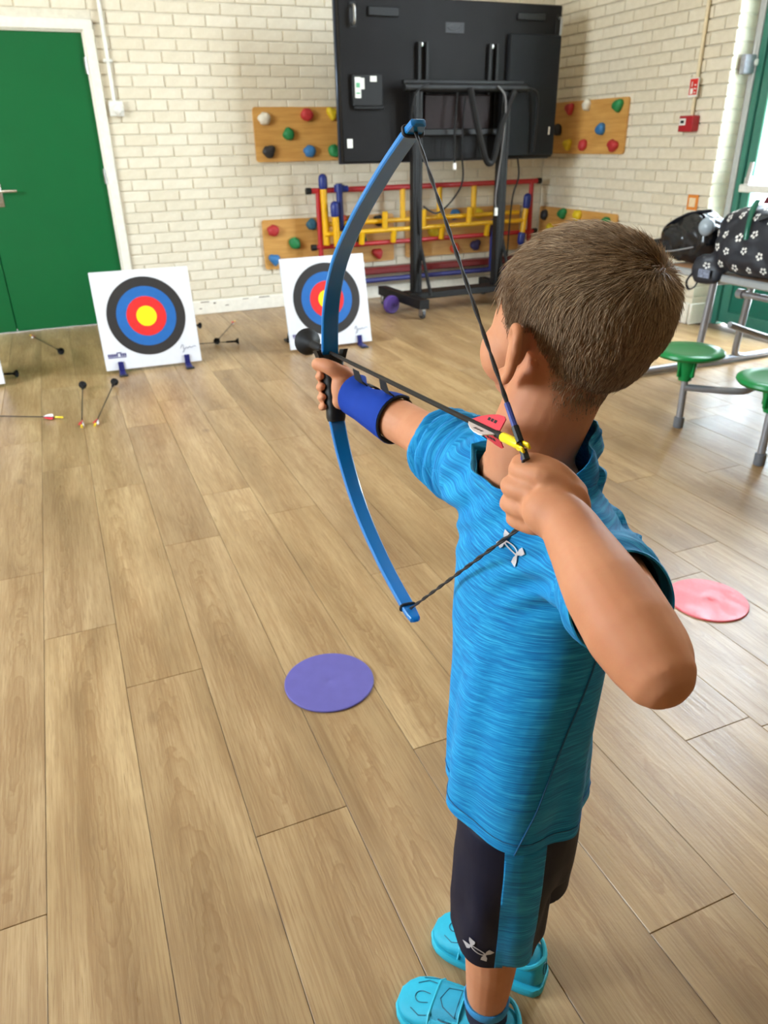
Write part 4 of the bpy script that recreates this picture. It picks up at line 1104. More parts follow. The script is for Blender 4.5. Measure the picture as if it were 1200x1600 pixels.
# hair: individual strands rooted on the scalp
def make_hair():
    rg = np.random.default_rng(3)
    bm = bme; bm.calc_loop_triangles()
    co = np.zeros(len(bm.vertices) * 3); bm.vertices.foreach_get('co', co); co = co.reshape(-1, 3)
    nr = np.zeros(len(bm.vertices) * 3); bm.vertices.foreach_get('normal', nr); nr = nr.reshape(-1, 3)
    tri = np.zeros(len(bm.loop_triangles) * 3, dtype=np.int32); bm.loop_triangles.foreach_get('vertices', tri); tri = tri.reshape(-1, 3)
    mk_ = np.array(mask)
    tm = mk_[tri].mean(1); keep = tm > .03; tri = tri[keep]; tm = tm[keep]
    a, b, c = co[tri[:, 0]], co[tri[:, 1]], co[tri[:, 2]]
    area = np.linalg.norm(np.cross(b - a, c - a), axis=1) / 2
    w = area * (.10 + .90 * tm ** 1.6); w /= w.sum()
    N = 34000
    ix = rg.choice(len(tri), N, p=w)
    r1, r2_ = np.sqrt(rg.random(N)), rg.random(N)
    bw = np.stack([1 - r1, r1 * (1 - r2_), r1 * r2_], 1)
    P0 = (co[tri[ix]] * bw[:, :, None]).sum(1); Nn = (nr[tri[ix]] * bw[:, :, None]).sum(1); Nn /= np.linalg.norm(Nn, axis=1)[:, None]
    M = (mk_[tri[ix]] * bw).sum(1)
    Hi = np.array(HI); L = P0 @ Hi[:3, :3].T + Hi[:3, 3]           # head coordinates
    R3 = np.array(HM4)[:3, :3]
    wh = np.array([.016, -.066, .066])                             # crown whorl
    away = L - wh; away /= np.maximum(np.linalg.norm(away, axis=1), 1e-6)[:, None]
    top = np.clip((L[:, 2] - .020) / .045, 0, 1)[:, None]
    sw = np.stack([-away[:, 1], away[:, 0], np.zeros(N)], 1)
    near = np.clip(1 - np.linalg.norm(L - wh, axis=1) / .05, 0, 1)[:, None]
    D = away * top + np.array([0, .15, -1.0]) * (1 - top) + sw * near * .8 + np.array([0, .45, 0]) * top
    D = D @ R3.T + rg.normal(0, .16, (N, 3))
    cl = np.array([noise.noise_vector(V(p) * 60) for p in P0[::1]]) * .35
    D = D + cl
    D -= Nn * (D * Nn).sum(1)[:, None]; D /= np.maximum(np.linalg.norm(D, axis=1), 1e-6)[:, None]
    ln = (.003 + .006 * M + .013 * top[:, 0] ** 1.4) * (.75 + .5 * rg.random(N))
    ln *= np.clip(M * 1.5 + .25, .3, 1)
    fr = (L[:, 1] > .052) & (L[:, 2] > .016) & (L[:, 2] < .06)
    ln[fr] = .024 * (.8 + .5 * rg.random(int(fr.sum())))
    tilt = np.radians(9 + 5 * top[:, 0] + rg.normal(0, 6, N))
    tilt = np.where(near[:, 0] > .4, tilt + .12, tilt)
    d1 = D * np.cos(tilt)[:, None] + Nn * np.sin(tilt)[:, None]
    sag = -.22 * np.array(hU) - Nn * .35
    pts = [P0 - Nn * .0005]
    for k in (1, 2, 3):
        s_ = k / 3
        pts.append(P0 + d1 * (ln * s_)[:, None] + sag * (ln * s_ * s_ * .5)[:, None])
    side = np.cross(d1, Nn); side /= np.maximum(np.linalg.norm(side, axis=1), 1e-6)[:, None]
    upv = np.cross(side, d1)
    wd = .00026 + .00012 * rg.random(N)
    tap = [1.0, .95, .75, .18]
    vs = np.zeros((N, 4, 3, 3))
    for k in range(4):
        for j in range(3):
            an = 2 * math.pi * j / 3
            vs[:, k, j] = pts[k] + (side * math.cos(an) + upv * math.sin(an)) * (wd * tap[k])[:, None]
    base = np.arange(N)[:, None] * 12
    q = []
    for k in range(3):
        for j in range(3):
            q.append(np.stack([base[:, 0] + k * 3 + j, base[:, 0] + k * 3 + (j + 1) % 3, base[:, 0] + (k + 1) * 3 + (j + 1) % 3, base[:, 0] + (k + 1) * 3 + j], 1))
    F = np.concatenate(q, 0)
    me = bpy.data.meshes.new('hair')
    me.vertices.add(N * 12); me.vertices.foreach_set('co', vs.reshape(-1))
    me.loops.add(F.size); me.loops.foreach_set('vertex_index', F.reshape(-1).astype(np.int32))
    me.polygons.add(len(F)); me.polygons.foreach_set('loop_start', np.arange(len(F), dtype=np.int32) * 4)
    me.update(calc_edges=True); me.validate()
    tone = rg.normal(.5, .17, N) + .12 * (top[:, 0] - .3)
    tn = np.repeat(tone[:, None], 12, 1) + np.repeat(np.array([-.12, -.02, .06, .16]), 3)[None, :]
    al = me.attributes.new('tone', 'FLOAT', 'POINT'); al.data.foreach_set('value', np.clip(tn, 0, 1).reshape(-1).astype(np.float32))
    me.shade_smooth()
    return me
def hair_mat():
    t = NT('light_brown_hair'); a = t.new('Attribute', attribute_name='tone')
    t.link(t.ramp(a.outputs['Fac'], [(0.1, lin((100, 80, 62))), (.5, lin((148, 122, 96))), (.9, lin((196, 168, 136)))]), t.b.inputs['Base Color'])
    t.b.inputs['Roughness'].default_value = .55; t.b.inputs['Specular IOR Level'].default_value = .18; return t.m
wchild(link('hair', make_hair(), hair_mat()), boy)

# ------------------------------------------------------------------ clothing
def melange(name, c0, c1, c2, dens=1.0):
    t = NT(name); a = t.new('Attribute', attribute_name='weave'); v = a.outputs['Vector']
    n = t.noise(t.mapping(v, (640 * dens, 26, 1)), 1.0, 3.0, .6, .35)
    n2 = t.noise(t.mapping(v, (240 * dens, 12, 1)), 1.0, 3.0, .6, .5)
    m_ = t.math('ADD', t.math('MULTIPLY', n, .6), t.math('MULTIPLY', n2, .4))
    t.link(t.ramp(m_, [(.36, lin(c0)), (.50, lin(c1)), (.64, lin(c2))]), t.b.inputs['Base Color'])
    t.b.inputs['Roughness'].default_value = .75; t.b.inputs['Sheen Weight'].default_value = .06
    t.b.inputs['Specular IOR Level'].default_value = .25
    t.bump(t.math('ADD', n, t.noise(t.mapping(v, (1500, 1500, 1)), 1.0, 1.0)), .15, .001); return t.m
M_SHIRT = melange('turquoise_melange', (0, 98, 162), (2, 130, 190), (46, 168, 214))
M_LOGO = plain('silver_print', (196, 194, 198), .4, .2)
M_SEAM = plain('seam_thread', (4, 84, 128), .7)

def cut(me, planes):
    """planes: (point, normal, centre, radius): delete what lies beyond each plane near centre"""
    bm = bmesh.new(); bm.from_mesh(me)
    for p, n, c, r in planes:
        n = V(n).normalized(); c = V(c)
        fs = [f for f in bm.faces if (f.calc_center_median() - c).length < r]
        ge = set(fs)
        for f in fs: ge.update(f.edges); ge.update(f.verts)
        bmesh.ops.bisect_plane(bm, geom=list(ge), plane_co=V(p), plane_no=n, dist=1e-6)
        dl = [f for f in bm.faces if (f.calc_center_median() - c).length < r + .02 and (f.calc_center_median() - V(p)).dot(n) > 1e-6]
        bmesh.ops.delete(bm, geom=dl, context='FACES')
    bm.to_mesh(me); bm.free()
def solidify(me, th):
    o = bpy.data.objects.new('tmp', me); COL.objects.link(o)
    m_ = o.modifiers.new('s', 'SOLIDIFY'); m_.thickness = th; m_.offset = -1.0
    out = eval_mods(o); bpy.data.objects.remove(o); return out
def tubering(path, radii, n=28, flat=1.0, ref=(0, 0, 1)):
    return smoothpath(path, 5), list(np.interp(np.linspace(0, len(radii) - 1, (len(radii) - 1) * 5 + 1), range(len(radii)), radii))

sh = MB()
sh.loft([ring((.411, .572, .44), .088, .101, yaw=YP_), ring((.410, .572, .51), .0890, .1025, yaw=YP_ * .9), ring((.410, .574, .58), .086, .105, yaw=YP_ * .6), ring((.411, .577, .66), .0805, .107, yaw=YP_ * .3),
         ring((.412, .580, .74), .0755, .109), ring((.413, .582, .81), .0720, .112), ring((.413, .582, .865), .0680, .113), ring((.412, .580, .90), .063, .110), ring((.409, .579, .925), .059, .102),
         ring((.407, .579, .945), .057, .084), ring((.406, .580, .962), .057, .068), ring((.406, .580, .985), .059, .062), ring((.407, .580, 1.03), .062, .062)])
pth, rr = tubering([(.408, .635, .898), (.404, .69, .906), (.404, .76, .902), (.404, .83, .898), (.404, .90, .893)], [.058, .0535, .049, .0455, .045]); sh.tube(pth, rr, 28, round_ends=True)
cL = SL.lerp(EL, .46) + V((.004, .004, -.003))
pth, rr = tubering([(.412, .520, .888), (.408, .478, .888), SL.lerp(EL, .25) + V((.003, 0, -.003)), cL, SL.lerp(EL, .95)], [.058, .0510, .0465, .0450, .045]); sh.tube(pth, rr, 28, round_ends=True)
sme = remesh(sh, .0042, 7, .5)
def fold(me, fn):
    dat = [(v.co.copy(), v.normal.copy()) for v in me.vertices]
    for v, (c, n) in zip(me.vertices, dat): v.co = c + n * fn(c, n)
aR = (ER - SR).normalized(); aL = (EL - SL).normalized()
def ridge(x, p=.6): return max(0.0, 1 - abs(x) / p)
def shirt_fold(c, n):
    a = .0025 * noise.noise(c * 11 + V((3, 1, 0)))
    # soft vertical drapes in the lower half
    th_ = math.atan2(c.y - .57, .41 - c.x)
    k = max(0.0, min(1.0, (.80 - c.z) / .25))
    a += k * .0042 * math.sin(th_ * 7 + 2.2 * noise.noise(V((th_, c.z * 3, 1))) + c.z * 3)
    if c.y > .685:                                        # bow sleeve: ring wrinkles
        s_ = (c - SR).dot(aR); a += .0050 * math.sin(s_ * 260 + 3.0 * noise.noise(c * 22)) * max(0, min(1, (c.y - .685) / .03))
    elif c.y < .455:
        s_ = (c - SL).dot(aL); a += .0036 * math.sin(s_ * 190 + 2.6 * noise.noise(c * 20)) * max(0, min(1, (.455 - c.y) / .03)) * .8
    elif c.z > .80:                                       # pulls from shoulders towards the chest
        a += .0030 * math.sin((c.y * .75 + c.z) * 150 + 3.5 * noise.noise(c * 14)) * min(1, (c.z - .80) / .06) * (.35 + .65 * min(1, abs(c.y - .575) / .09))
    if c.x > .44 and c.z > .78: a += .0060 * math.sin(c.z * 120 + c.y * 60 + 2 * noise.noise(c * 18))
    return a
fold(sme, shirt_fold)
hem_z = .512
nkp = V((.407, .580, .966)); nkn = V((-.42, -.02, 1))
cut(sme, [((0, 0, hem_z), (0, 0, -1), (.415, .57, .46), .2), (nkp, nkn, (.407, .58, 1.01), .12),
          (ER.lerp(SR, .46), aR, ER, .10), (cL, (EL - SL) + V((.03, 0, .02)), EL.lerp(cL, .3), .105)])
sme = solidify(sme, .0016); sme.name = 'shirt'
def weave_attr(me):
    out = []
    for v in me.vertices:
        c = v.co
        if c.y > .690: s_ = (c - SR).dot(aR); d = c - SR - aR * s_; out += [s_ + .3, math.atan2(d.z, d.x) * .05, 3.0]
        elif c.y < .448:
            s_ = (c - SL).dot(aL); d = c - SL - aL * s_; out += [s_ + 1.3, math.atan2(d.z, d.x) * .055, 7.0]
        else: out += [c.z + .12 * (c.y - .57) + .02 * math.sin(c.z * 9 + c.y * 12), math.atan2(c.y - .57, .41 - c.x) * .09, 0.0]
    a = me.attributes.new('weave', 'FLOAT_VECTOR', 'POINT'); a.data.foreach_set('vector', out)
weave_attr(sme)
sme.shade_smooth(); sme.set_sharp_from_angle(angle=math.radians(70))
shirt = wchild(link('shirt', sme, M_SHIRT, label='turquoise melange short sleeved shirt'), boy)
def bvh_of(me): return BVHTree.FromPolygons([v.co for v in me.vertices], [p.vertices for p in me.polygons])
sb = bvh_of(sme)
def on_surface(bv, o_, d_, off=.0008):
    h = bv.ray_cast(V(o_), V(d_).normalized())
    return None if h[0] is None else h[0] - V(d_).normalized() * off
def seam(bv, rays, r, mat, name, parent):
    pts = [on_surface(bv, o_, d_) for o_, d_ in rays]; pts = [p for p in pts if p is not None]
    if len(pts) > 2:
        o_ = wchild(obj(name, MB().tube(pts, r, 6), mat), parent); return o_
# side seam on the near side, from arm pit to hem, and the hem stitching
seam(sb, [((.432 - .004 * k, .2, .80 - k * .0144), (0, 1, 0)) for k in range(21)], .0010, M_SEAM, 'side_seam', shirt)
seam(sb, [((.415 + .3 * math.cos(a), .566 + .3 * math.sin(a), hem_z + .016), (-math.cos(a), -math.sin(a), 0)) for a in np.linspace(0, 2 * math.pi, 60)], .0007, M_SEAM, 'hem_stitch', shirt)
# ribbed neck band
neck_in = []
u1 = nkn.cross(V((0, 1, 0))).normalized(); u2 = nkn.cross(u1).normalized()
bnd = []
for a in np.linspace(0, 2 * math.pi, 49)[:-1]:
    d = u1 * math.cos(a) + u2 * math.sin(a); o_ = nkp - nkn.normalized() * .004
    h = sb.ray_cast(o_, d); bnd.append(h[0] + d * .0018 if h[0] is not None and (h[0] - o_).length < .09 else o_ + d * .062)
nb = MB(); rings_ = []
for i, p in enumerate(bnd):
    d = (p - nkp).normalized(); n_ = nkn.normalized()
    prof = [(.0002, -.016), (.0016, -.015), (.0018, .000), (.0014, .0105), (.0, .0115), (-.0016, .0105), (-.0022, .0)]
    rings_.append([p + d * x + n_ * z for x, z in prof])
nb.loft(rings_, False, True)
nme = nb.mesh('neck_band', 60); weave_attr(nme)
o_ = wchild(link('neck_band', nme, M_SHIRT), shirt)

# printed emblem: two interlocked arches
def emblem():
    polys = []
    for sg in (1, -1):
        for sx_ in (-1, 1):                               # four flared arms
            polys.append([(sx_ * .98, sg * .86), (sx_ * .55, sg * .98), (sx_ * .47, sg * .55), (sx_ * .50, sg * .24), (sx_ * .66, sg * .10), (sx_ * .86, sg * .40)])
            polys.append([(sx_ * .50, sg * .24), (sx_ * .42, sg * .10), (sx_ * .62, sg * -.06), (sx_ * .66, sg * .10)])
    n = 28                                                # the ring where the two arches cross
    for k in range(n):
        a0, a1 = 2 * math.pi * k / n, 2 * math.pi * (k + 1) / n
        f = lambda a, r, q: (r * math.cos(a), q * math.sin(a))
        polys.append([f(a0, .62, .34), f(a1, .62, .34), f(a1, .46, .19), f(a0, .46, .19)])
    return polys
EMB = emblem()
def put_emblem(bv, o_, d_, size, roll, parent, asp=.72):
    mb = decal(bv, [(o_, d_, size, roll)], [[(x, y * asp) for x, y in p] for p in EMB], .0011)
    q_ = wchild(obj('emblem', mb, M_LOGO, None, 0), parent); return q_
put_emblem(sb, (.20, .487, .893), (1, .30, 0), .0165, math.radians(-28), shirt)

# shorts
st = MB()
st.loft([ring((.417, .570, .58), .074, .088, yaw=YP_), ring((.417, .570, .50), .0795, .0915, yaw=YP_), ring((.419, .573, .44), .080, .093, yaw=YP_), ring((.421, .577, .38), .074, .090, yaw=YP_), ring((.422, .580, .355), .050, .075, yaw=YP_)])
pth, rr = tubering([(.392, .548, .50), (.387, .549, .42), (.385, .550, .34), (.384, .551, .28), (.384, .551, .20)], [.066, .065, .064, .0625, .062]); st.tube(pth, rr, 30)
pth, rr = tubering([(.450, .602, .50), (.464, .610, .42), (.475, .620, .34), (.478, .626, .28), (.478, .627, .20)], [.066, .067, .067, .066, .065]); st.tube(pth, rr, 30)
tme = remesh(st, .0042, 6, .5)
fold(tme, lambda c, n: .0030 * math.sin(math.atan2(c.y - .57, c.x - .42) * 9 + 2.5 * noise.noise(c * 9)) * min(1, max(0, (.47 - c.z) / .1)) + .002 * noise.noise(c * 18))
cut(tme, [((.385, .55, .277), (.12, .02, -1), (.384, .551, .20), .082), ((.472, .626, .246), (.05, -.05, -1), (.478, .630, .18), .080), ((0, 0, .555), (0, 0, 1), (.417, .57, .60), .2)])
# separate the melange side panel (near side of the near leg) with straight cuts
pd = V((-.21, -.97, 0)).normalized()                       # outward direction of the panel
pside = V((0, 0, 1)).cross(pd).normalized()
bm = bmesh.new(); bm.from_mesh(tme)
pc = V((.384, .551, .35))
pc = pc + pside * .004
for s in (-1, 1):
    bmesh.ops.bisect_plane(bm, geom=bm.verts[:] + bm.edges[:] + bm.faces[:], plane_co=pc + pside * s * .0255, plane_no=pside * s, dist=1e-6)
sel = [f for f in bm.faces if abs((f.calc_center_median() - pc).dot(pside)) < .0255 and (f.calc_center_median() - pc).dot(pd) > .01 and f.normal.dot(pd) > .1]
idx = {f.index for f in sel}
pb = bm.copy(); pb.faces.ensure_lookup_table(); bm.faces.ensure_lookup_table(); bm.faces.index_update(); 
sel_i = {f.index for f in sel}
pb.faces.index_update()
bmesh.ops.delete(pb, geom=[f for f in pb.faces if f.index not in sel_i], context='FACES')
bmesh.ops.delete(bm, geom=[f for f in bm.faces if f.index in sel_i], context='FACES')
tme2 = bpy.data.meshes.new('shorts'); bm.to_mesh(tme2); bm.free()
pme = bpy.data.meshes.new('side_panel'); pb.to_mesh(pme); pb.free()
tme2 = solidify(tme2, .0016); tme2.shade_smooth(); tme2.set_sharp_from_angle(angle=math.radians(70)); tme2.name = 'shorts'
pme = solidify(pme, .0016); pme.shade_smooth(); pme.name = 'side_panel'; weave_attr(pme)
M_NAVY = plain('navy_polyester', (15, 17, 38), .62, var=.08, bump=.15, bscale=1200, spec=.25)
shorts = wchild(link('shorts', tme2, M_NAVY, label='navy shorts'), boy)
o_ = wchild(link('side_panel', pme, M_SHIRT, label='turquoise melange side panel'), shorts)
tb_ = bvh_of(tme2); pbv = bvh_of(pme)
put_emblem(tb_, (.206, .330, .305), (.55, .80, 0), .0185, math.radians(-24), shorts)

# socks and shoes
M_SOCK = plain('navy_sock_knit', (26, 30, 54), .85, var=.15, bump=.4, bscale=700)
M_SOCKC = plain('blue_sock_cuff', (52, 138, 196), .85, var=.1, bump=.4, bscale=700)
M_SHOE = plain('turquoise_shoe_mesh', (24, 166, 196), .6, var=.07, bump=.3, bscale=900)
M_SOLE = plain('turquoise_shoe_sole', (46, 182, 208), .5, var=.04)
M_STRAP = plain('turquoise_strap', (20, 146, 178), .6, var=.07, bump=.3, bscale=900)
M_SHOED = plain('dark_teal_stitch', (8, 84, 108), .6)
def foot(a, d, label, far):
    z0 = math.atan2(d.y, d.x) - math.pi / 2
    M = Matrix.Translation(a) @ Matrix.Rotation(z0, 4, 'Z')
    sk0 = MB().loft([[V((math.cos(k * 2 * math.pi / 24) * r, y + math.sin(k * 2 * math.pi / 24) * r * 1.05, z)) for k in range(24)] for z, r, y in
                     [(.035, .031, -.004), (.06, .0305, -.003), (.075, .0298, 0), (.096, .0305, 0), (.098, .0300, 0)]], True, False, M)
    s_ = wchild(obj('sock', sk0, M_SOCK), boy)
    cf = MB().loft([[V((math.cos(k * 2 * math.pi / 24) * r, math.sin(k * 2 * math.pi / 24) * r * 1.04, z)) for k in range(24)] for z, r in
                    [(.094, .0310), (.096, .0325), (.108, .0330), (.110, .0318), (.109, .0300)]], True, False, M)
    q_ = wchild(obj('sock_cuff', cf, M_SOCKC), s_)
    if far:
        pr = MB()
        for k in range(3): pr.ball((-.022 + .012 * k, -.027 + .002 * k, .082 + .004 * (k % 2)), (.005, .004, .006), 10, 6, M)
        q_ = wchild(obj('sock_motif', pr, plain('red_knit', (190, 40, 52), .8)), s_)
    prof = [(-.056, .012, .030, .020), (-.053, .020, .052, .015), (-.045, .0285, .066, .010), (-.025, .0325, .070, .010), (0, .0335, .071, .010), (.025, .0345, .069, .010), (.05, .0375, .060, .010),
            (.075, .0405, .050, .010), (.10, .0400, .041, .010), (.12, .0345, .034, .010), (.133, .024, .028, .012), (.140, .010, .021, .014)]
    pk = np.array(prof); yy_ = np.concatenate([np.linspace(pk[i, 0], pk[i + 1, 0], 4)[:-1] for i in range(len(pk) - 1)] + [[pk[-1, 0]]])
    sm_ = [np.convolve(np.pad(np.interp(yy_, pk[:, 0], pk[:, c_]), 1, 'edge'), [.25, .5, .25], 'valid') for c_ in (1, 2, 3)]
    prof = [(float(y), float(w_), float(h_), float(z_)) for y, w_, h_, z_ in zip(yy_, *sm_)]
    rings_ = []
    for y, w_, h_, zb in prof:
        r_ = []
        for k in range(28):
            t_ = 2 * math.pi * k / 28; c_, s1 = math.cos(t_), math.sin(t_)
            r_.append(V((math.copysign(abs(c_) ** .75, c_) * w_, y, zb + (h_ - zb) * (.5 + .5 * math.copysign(abs(s1) ** .8, s1)))))
        rings_.append(r_)
    ub = MB().loft(rings_, True, False, M)
    so = wchild(obj('shoe', ub, M_SHOE, None, 60, label=label), boy)
    def sub(n_, mb, mat, sm=40):
        q_ = wchild(obj(n_, mb, mat, None, sm), so); return q_
    out = [(w_ + .0035, y * 1.012 + (.001 if y > 0 else -.002)) for y, w_, h_, zb in prof]
    ol = [(x, y) for x, y in out] + [(-x, y) for x, y in out[::-1]]
    sl = MB().loft([[V((x * k, y if k > .97 else y * .985, z)) for x, y in ol] for z, k in ((.0005, .96), (.003, 1.0), (.013, 1.0), (.017, .965))], True, False, M)
    sub('sole', sl, M_SOLE, 50)
    ubv = BVHTree.FromPolygons([V(p) for p in ub.v], ub.f)
    def shell(poly_uv, off, name, mat):
        """strip lofted over the upper: rows of (y, x from, x to)"""
        mb = MB(); rows = []
        for y, xa, xb in poly_uv:
            row = []
            for k in range(13):
                x = xa + (xb - xa) * k / 12
                h = ubv.ray_cast(M @ V((x * .75, y, .2)), V((0, 0, -1)))
                # fall to the side when the ray misses
                if h[0] is None or abs(x) > .036:
                    h = ubv.ray_cast(M @ V((math.copysign(.12, x), y, max(.016, .036 - (abs(x) - .036) * 1.5))), M.to_3x3() @ V((-math.copysign(1, x), 0, 0)))
                ou = M.to_3x3() @ V((x * .8, 0, .03))
                row.append(h[0] + h[1] * (off if h[1].dot(ou) > 0 else -off) if h[0] is not None else M @ V((x, y, .04)))
            rows.append(row)
        n_ = 13
        vs = [p for r_ in rows for p in r_]; fs = []
        for i in range(len(rows) - 1):
            for k in range(n_ - 1): fs.append((i * n_ + k, i * n_ + k + 1, (i + 1) * n_ + k + 1, (i + 1) * n_ + k))
        return sub(name, mb.add(vs, fs), mat, 60), rows
    strap, rows = shell([(.034, -.044, .044), (.044, -.044, .044), (.056, -.044, .044), (.068, -.044, .043), (.080, -.043, .041)], .0042, 'strap', M_STRAP)
    edge = MB().tube(rows[-1], .0022, 6).tube(rows[0], .0016, 6); sub('strap_edge', edge, M_SOLE)
    def lines(paths, name, r=.0008):
        mb = MB()
        for p_ in paths:
            pts = []
            if len(p_) > 3 and 'outline' not in name: p_ = [(q.x, q.y) for q in smoothpath([V((x, y, 0)) for x, y in p_], 4)]
            for x, y in p_:
                h = ubv.ray_cast(M @ V((x, y, .2)), V((0, 0, -1)))
                if h[0] is not None: pts.append(h[0] + h[1] * (1 if h[1].z > 0 else -1) * (.0046 if .03 < y < .083 else .0008))
            if len(pts) > 1: mb.tube(pts, r, 5)
        if mb.v: sub(name, mb, M_SHOED)
    lines([[(-.024, .040), (-.005, .040), (.016, .040), (.016, .062), (-.002, .070), (-.014, .062), (-.024, .040)]], 'strap_outline', .0009)
    lines([[(-.010, .090), (-.012, .104), (-.006, .112), (.002, .112), (.006, .104), (.004, .090)], [(.024, .086), (.026, .100), (.018, .116)], [(-.028, .086), (-.030, .098), (-.022, .114)], [(.034, .084), (.030, .11)]], 'stitch', .0007)
    lines([[(-.030, .046), (-.030, .052), (-.030, .058), (-.029, .064)]], 'strap_mark', .0013)
    cl = MB().tube(smoothpath([(-.033, -.005, .067), (-.030, -.035, .068), (0, -.052, .066), (.030, -.035, .068), (.033, -.005, .067)], 5), .004, 8, M=M)
    sub('collar', cl, M_SOLE)
    hm_ = MB(); rg_ = [V((.0085 * math.cos(k * math.pi / 8), 0, .042 + .0095 * math.sin(k * math.pi / 8))) for k in range(17)]
    pts = []
    for p in rg_:
        h = ubv.ray_cast(M @ V((p.x, -.2, p.z)), M.to_3x3() @ V((0, 1, 0)))
        if h[0] is not None: pts.append(h[0] - M.to_3x3() @ V((0, .0008, 0)))
    if len(pts) > 3: sub('heel_emblem', hm_.tube(pts, .0009, 5), M_SHOED)
    return so
foot(AN, FD[0], 'turquoise strap shoe, near foot', False)
foot(AF, FD[1], 'turquoise strap shoe, far foot', True)

# arm guard on the bow arm
M_NEO = plain('royal_blue_neoprene', (16, 56, 150), .8, var=.06, bump=.3, bscale=900, spec=.2)
M_VEL = plain('black_hook_strap', (16, 16, 18), .85, bump=.5, bscale=600)
ax = (WR - ER).normalized()
gn = V((-.93, -.18, .22)); gn = (gn - ax * gn.dot(ax)).normalized(); gb = ax.cross(gn).normalized()
def fr_r(t): return float(np.interp(t, [0, .35, .75, 1, 1.3], [.0305, .0305, .0262, .0235, .026]))
gr = []; gi = []
TT = np.linspace(.36, 1.22, 15)
for t in TT:
    q = (t - .36) / .86
    half = math.radians(112 - 46 * math.sin(math.pi * q) ** 1.2)
    c = ER + (WR - ER) * t
    if t > 1: c = WR + (gp(.010, -.03, 0) - WR).normalized() * (t - 1) * (WR - ER).length
    r = fr_r(t) + .0035
    gr.append([c + (gn * math.cos(a) + gb * math.sin(a)) * r for a in np.linspace(-half, half, 21)])
gm = MB()
vs = [p for r_ in gr for p in r_]; fs = [(i * 21 + k, i * 21 + k + 1, (i + 1) * 21 + k + 1, (i + 1) * 21 + k) for i in range(14) for k in range(20)]
gme = MB().add(vs, fs).mesh('arm_guard', 0); gme = solidify(gme, -.003); gme.shade_smooth(); gme.set_sharp_from_angle(angle=math.radians(60))
guard = wchild(link('arm_guard', gme, M_NEO, label='royal blue neoprene arm guard'), boy)
def gsub(n_, mb, mat=M_VEL):
    q_ = wchild(obj(n_, mb, mat), guard); return q_
gsub('binding', MB().tube(gr[0], .0022, 8))
for t in (.44, .98):
    c = ER + (WR - ER) * t; r = fr_r(t) + .002
    rg_ = []
    for a in np.linspace(math.radians(60), math.radians(300), 25):
        d_ = gn * math.cos(a) + gb * math.sin(a); rg_.append([c + d_ * (r + x) + ax * y for x, y in ((0, -.008), (.0022, -.008), (.0022, .008), (0, .008))])
    gsub('strap', MB().loft(rg_))
    d_ = (gn * math.cos(math.radians(118)) + gb * math.sin(math.radians(118))); s1 = 1 if d_.z > 0 else -1
    a0 = math.radians(118) * s1 if False else None
    top = V((-.15, -.1, 1)); top = (top - ax * top.dot(ax)).normalized(); tn_ = ax.cross(top)
    b0 = c + top * (r + .0035)
    tab = [[b0 + ax * y + top * x for x, y in ((0, -.010), (.003, -.010), (.003, .010), (0, .010))],
           [b0 + tn_ * -.008 + top * .010 + ax * y + top * x for x, y in ((0, -.010), (.003, -.010), (.003, .010), (0, .010))],
           [b0 + tn_ * -.010 + top * .026 + ax * (y * .8) + top * x for x, y in ((0, -.010), (.002, -.010), (.002, .010), (0, .010))]]
    gsub('strap_tab', MB().loft(tab))

# ------------------------------------------------------------------ bow and the arrow on the string
bow = thing('bow', 'blue curved bow with a black grip, drawn by the child', 'bow', (.365, 1.09, 0))
bn = V((-.9985, .0452, .0313))
BP_ = [(0.3507, 0.7431, 1.2676), (0.3512, 0.7592, 1.2594), (0.3519, 0.7813, 1.2497), (0.3537, 0.8418, 1.2191), (0.3561, 0.9335, 1.1653), (0.358, 1.0192, 1.1005), (0.3578, 1.065, 1.0308), (0.3562, 1.075, 0.9607), (0.3541, 1.0626, 0.9137),
       (0.3519, 1.0482, 0.866), (0.348, 1.0002, 0.8086), (0.3429, 0.9229, 0.756), (0.3374, 0.8248, 0.7214), (0.3327, 0.7345, 0.7051), (0.3313, 0.7057, 0.7016)]
pw = [.0075, .0098, .0096, .0100, .0108, .0118, .0126, .0130, .0130, .0126, .0118, .0108, .0096, .0090, .0062]
path = smoothpath(BP_, 5)
ww = np.interp(np.linspace(0, 14, len(path)), range(15), pw)
lb = MB(); rings_ = []
for i, p in enumerate(path):
    tg = (path[min(i + 1, len(path) - 1)] - path[max(i - 1, 0)]).normalized()
    nn = (bn - tg * bn.dot(tg)).normalized(); dd = tg.cross(nn)
    w_ = ww[i]; h_ = .0038
    if i == 0 or i == len(path) - 1: w_ *= .55; h_ *= .5
    rings_.append([p + nn * x + dd * y for x, y in ((-w_, -h_ * .6), (-w_ * .85, -h_), (w_ * .85, -h_), (w_, -h_ * .6), (w_, h_ * .6), (w_ * .85, h_), (-w_ * .85, h_), (-w_, h_ * .6))])
lb.loft(rings_)
M_LIMB = plain('blue_fibreglass_limb', (6, 118, 192), .28, var=.03, coat=.3)
wchild(obj('limb', lb, M_LIMB, None, 35), bow)
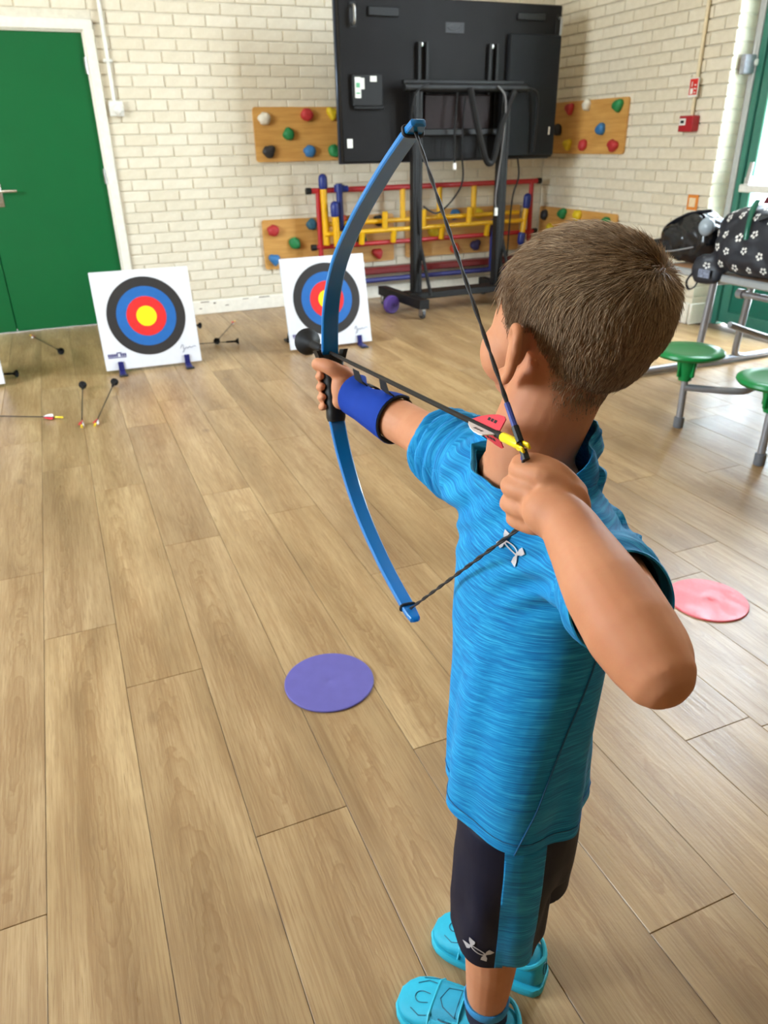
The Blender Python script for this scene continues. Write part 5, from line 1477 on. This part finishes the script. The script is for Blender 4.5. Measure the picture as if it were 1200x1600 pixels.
# grip with two arrow rests
def gring(c, hw, hd, n=20, p=2.6): return [c + gx * (math.copysign(abs(math.cos(2 * math.pi * k / n)) ** (2 / p), math.cos(2 * math.pi * k / n)) * hw) + gy_ * (math.copysign(abs(math.sin(2 * math.pi * k / n)) ** (2 / p), math.sin(2 * math.pi * k / n)) * hd) for k in range(n)]
GT2 = V((0.3561, 1.0731, 0.9547))
gg = MB().loft([gring(GB_ - gu * .006, .0132, .0125), gring(GB_, .0148, .0150), gring(GB_.lerp(GT_, .1), .0146, .0145), gring(GB_.lerp(GT_, .45), .0143, .0135), gring(GB_.lerp(GT_, .70), .0146, .0140),
                gring(GB_.lerp(GT_, .88), .0175, .0150), gring(GT2, .0205, .0155), gring(GT2 + gu * .003, .0195, .0145)])
grip = wchild(obj('grip', gg, M_BLACKP, None, 50), bow)
for s in (-1, 1):
    hb = MB().loft([[GT2 + gx * (s * .0172 + x * .0035 + s * k * .0022) + gy_ * (-.002 + y * .010) + gu * (-.004 + z) for x, y in ((-1, -1), (1, -1), (1, 1), (-1, 1))] for k, z in ((0, 0), (1, .007), (2.2, .014))])
    r_ = wchild(obj('arrow_rest', hb, M_BLACKP), grip)
M_STR = plain('dark_bowstring', (34, 32, 34), .6, var=.4, scale=800)
Ts, Bs = V((0.3512, 0.7592, 1.2594)), V((0.3327, 0.7345, 0.7051))
side_ = V((0, -.006, 0))
sp = [Ts + side_, NK, H1, H1.lerp(H2, .5) + V((0, .004, 0)), H2, Bs + side_]
stg = MB()
for off in (.0011, -.0011):
    for a, b in ((sp[0], sp[1]), (sp[4], sp[5])):
        n_ = 28
        stg.tube([a.lerp(b, k / n_) + bn * (off * math.cos(k * 1.3)) + V((0, .7, .7)) * (off * math.sin(k * 1.3)) for k in range(n_ + 1)], .0012, 6)
stg.tube(smoothpath(sp[1:5], 4), .0017, 8)
for c, i in ((Ts, 1), (Bs, 13)):
    p0, p1 = V(BP_[i - 1]), V(BP_[i + 1]); tg = (p1 - p0).normalized(); nn = (bn - tg * bn.dot(tg)).normalized(); dd = tg.cross(nn); w_ = pw[i]
    lp_ = [c + nn * (w_ + .001) * math.copysign(abs(math.cos(a)) ** .5, math.cos(a)) + dd * .0052 * math.copysign(abs(math.sin(a)) ** .6, math.sin(a)) for a in np.linspace(0, 2 * math.pi, 21)[:-1]]
    stg.tube(lp_, .0019, 6, closed=True)
strg = wchild(obj('bowstring', stg, M_STR), bow)
dT = (Ts - NK).normalized()
def ssub(n_, mb, mat):
    q_ = wchild(obj(n_, mb, mat), strg)
ssub('serving', MB().tube([NK + dT * .008, NK + dT * .042], .0027, 8).tube([NK - dT * .006, H1], .0026, 8), plain('blue_serving_thread', (50, 62, 140), .6))
ssub('nocking_wrap', MB().tube([NK + dT * .004, NK + dT * .019], .0034, 8).tube([NK - dT * .004, NK - dT * .013], .0034, 8), M_BLACKP)
arrow('black arrow on the drawn bowstring, its round cup ahead of the grip', tuple(NK), (0.3607, 1.1837, 0.9496), math.radians(155))
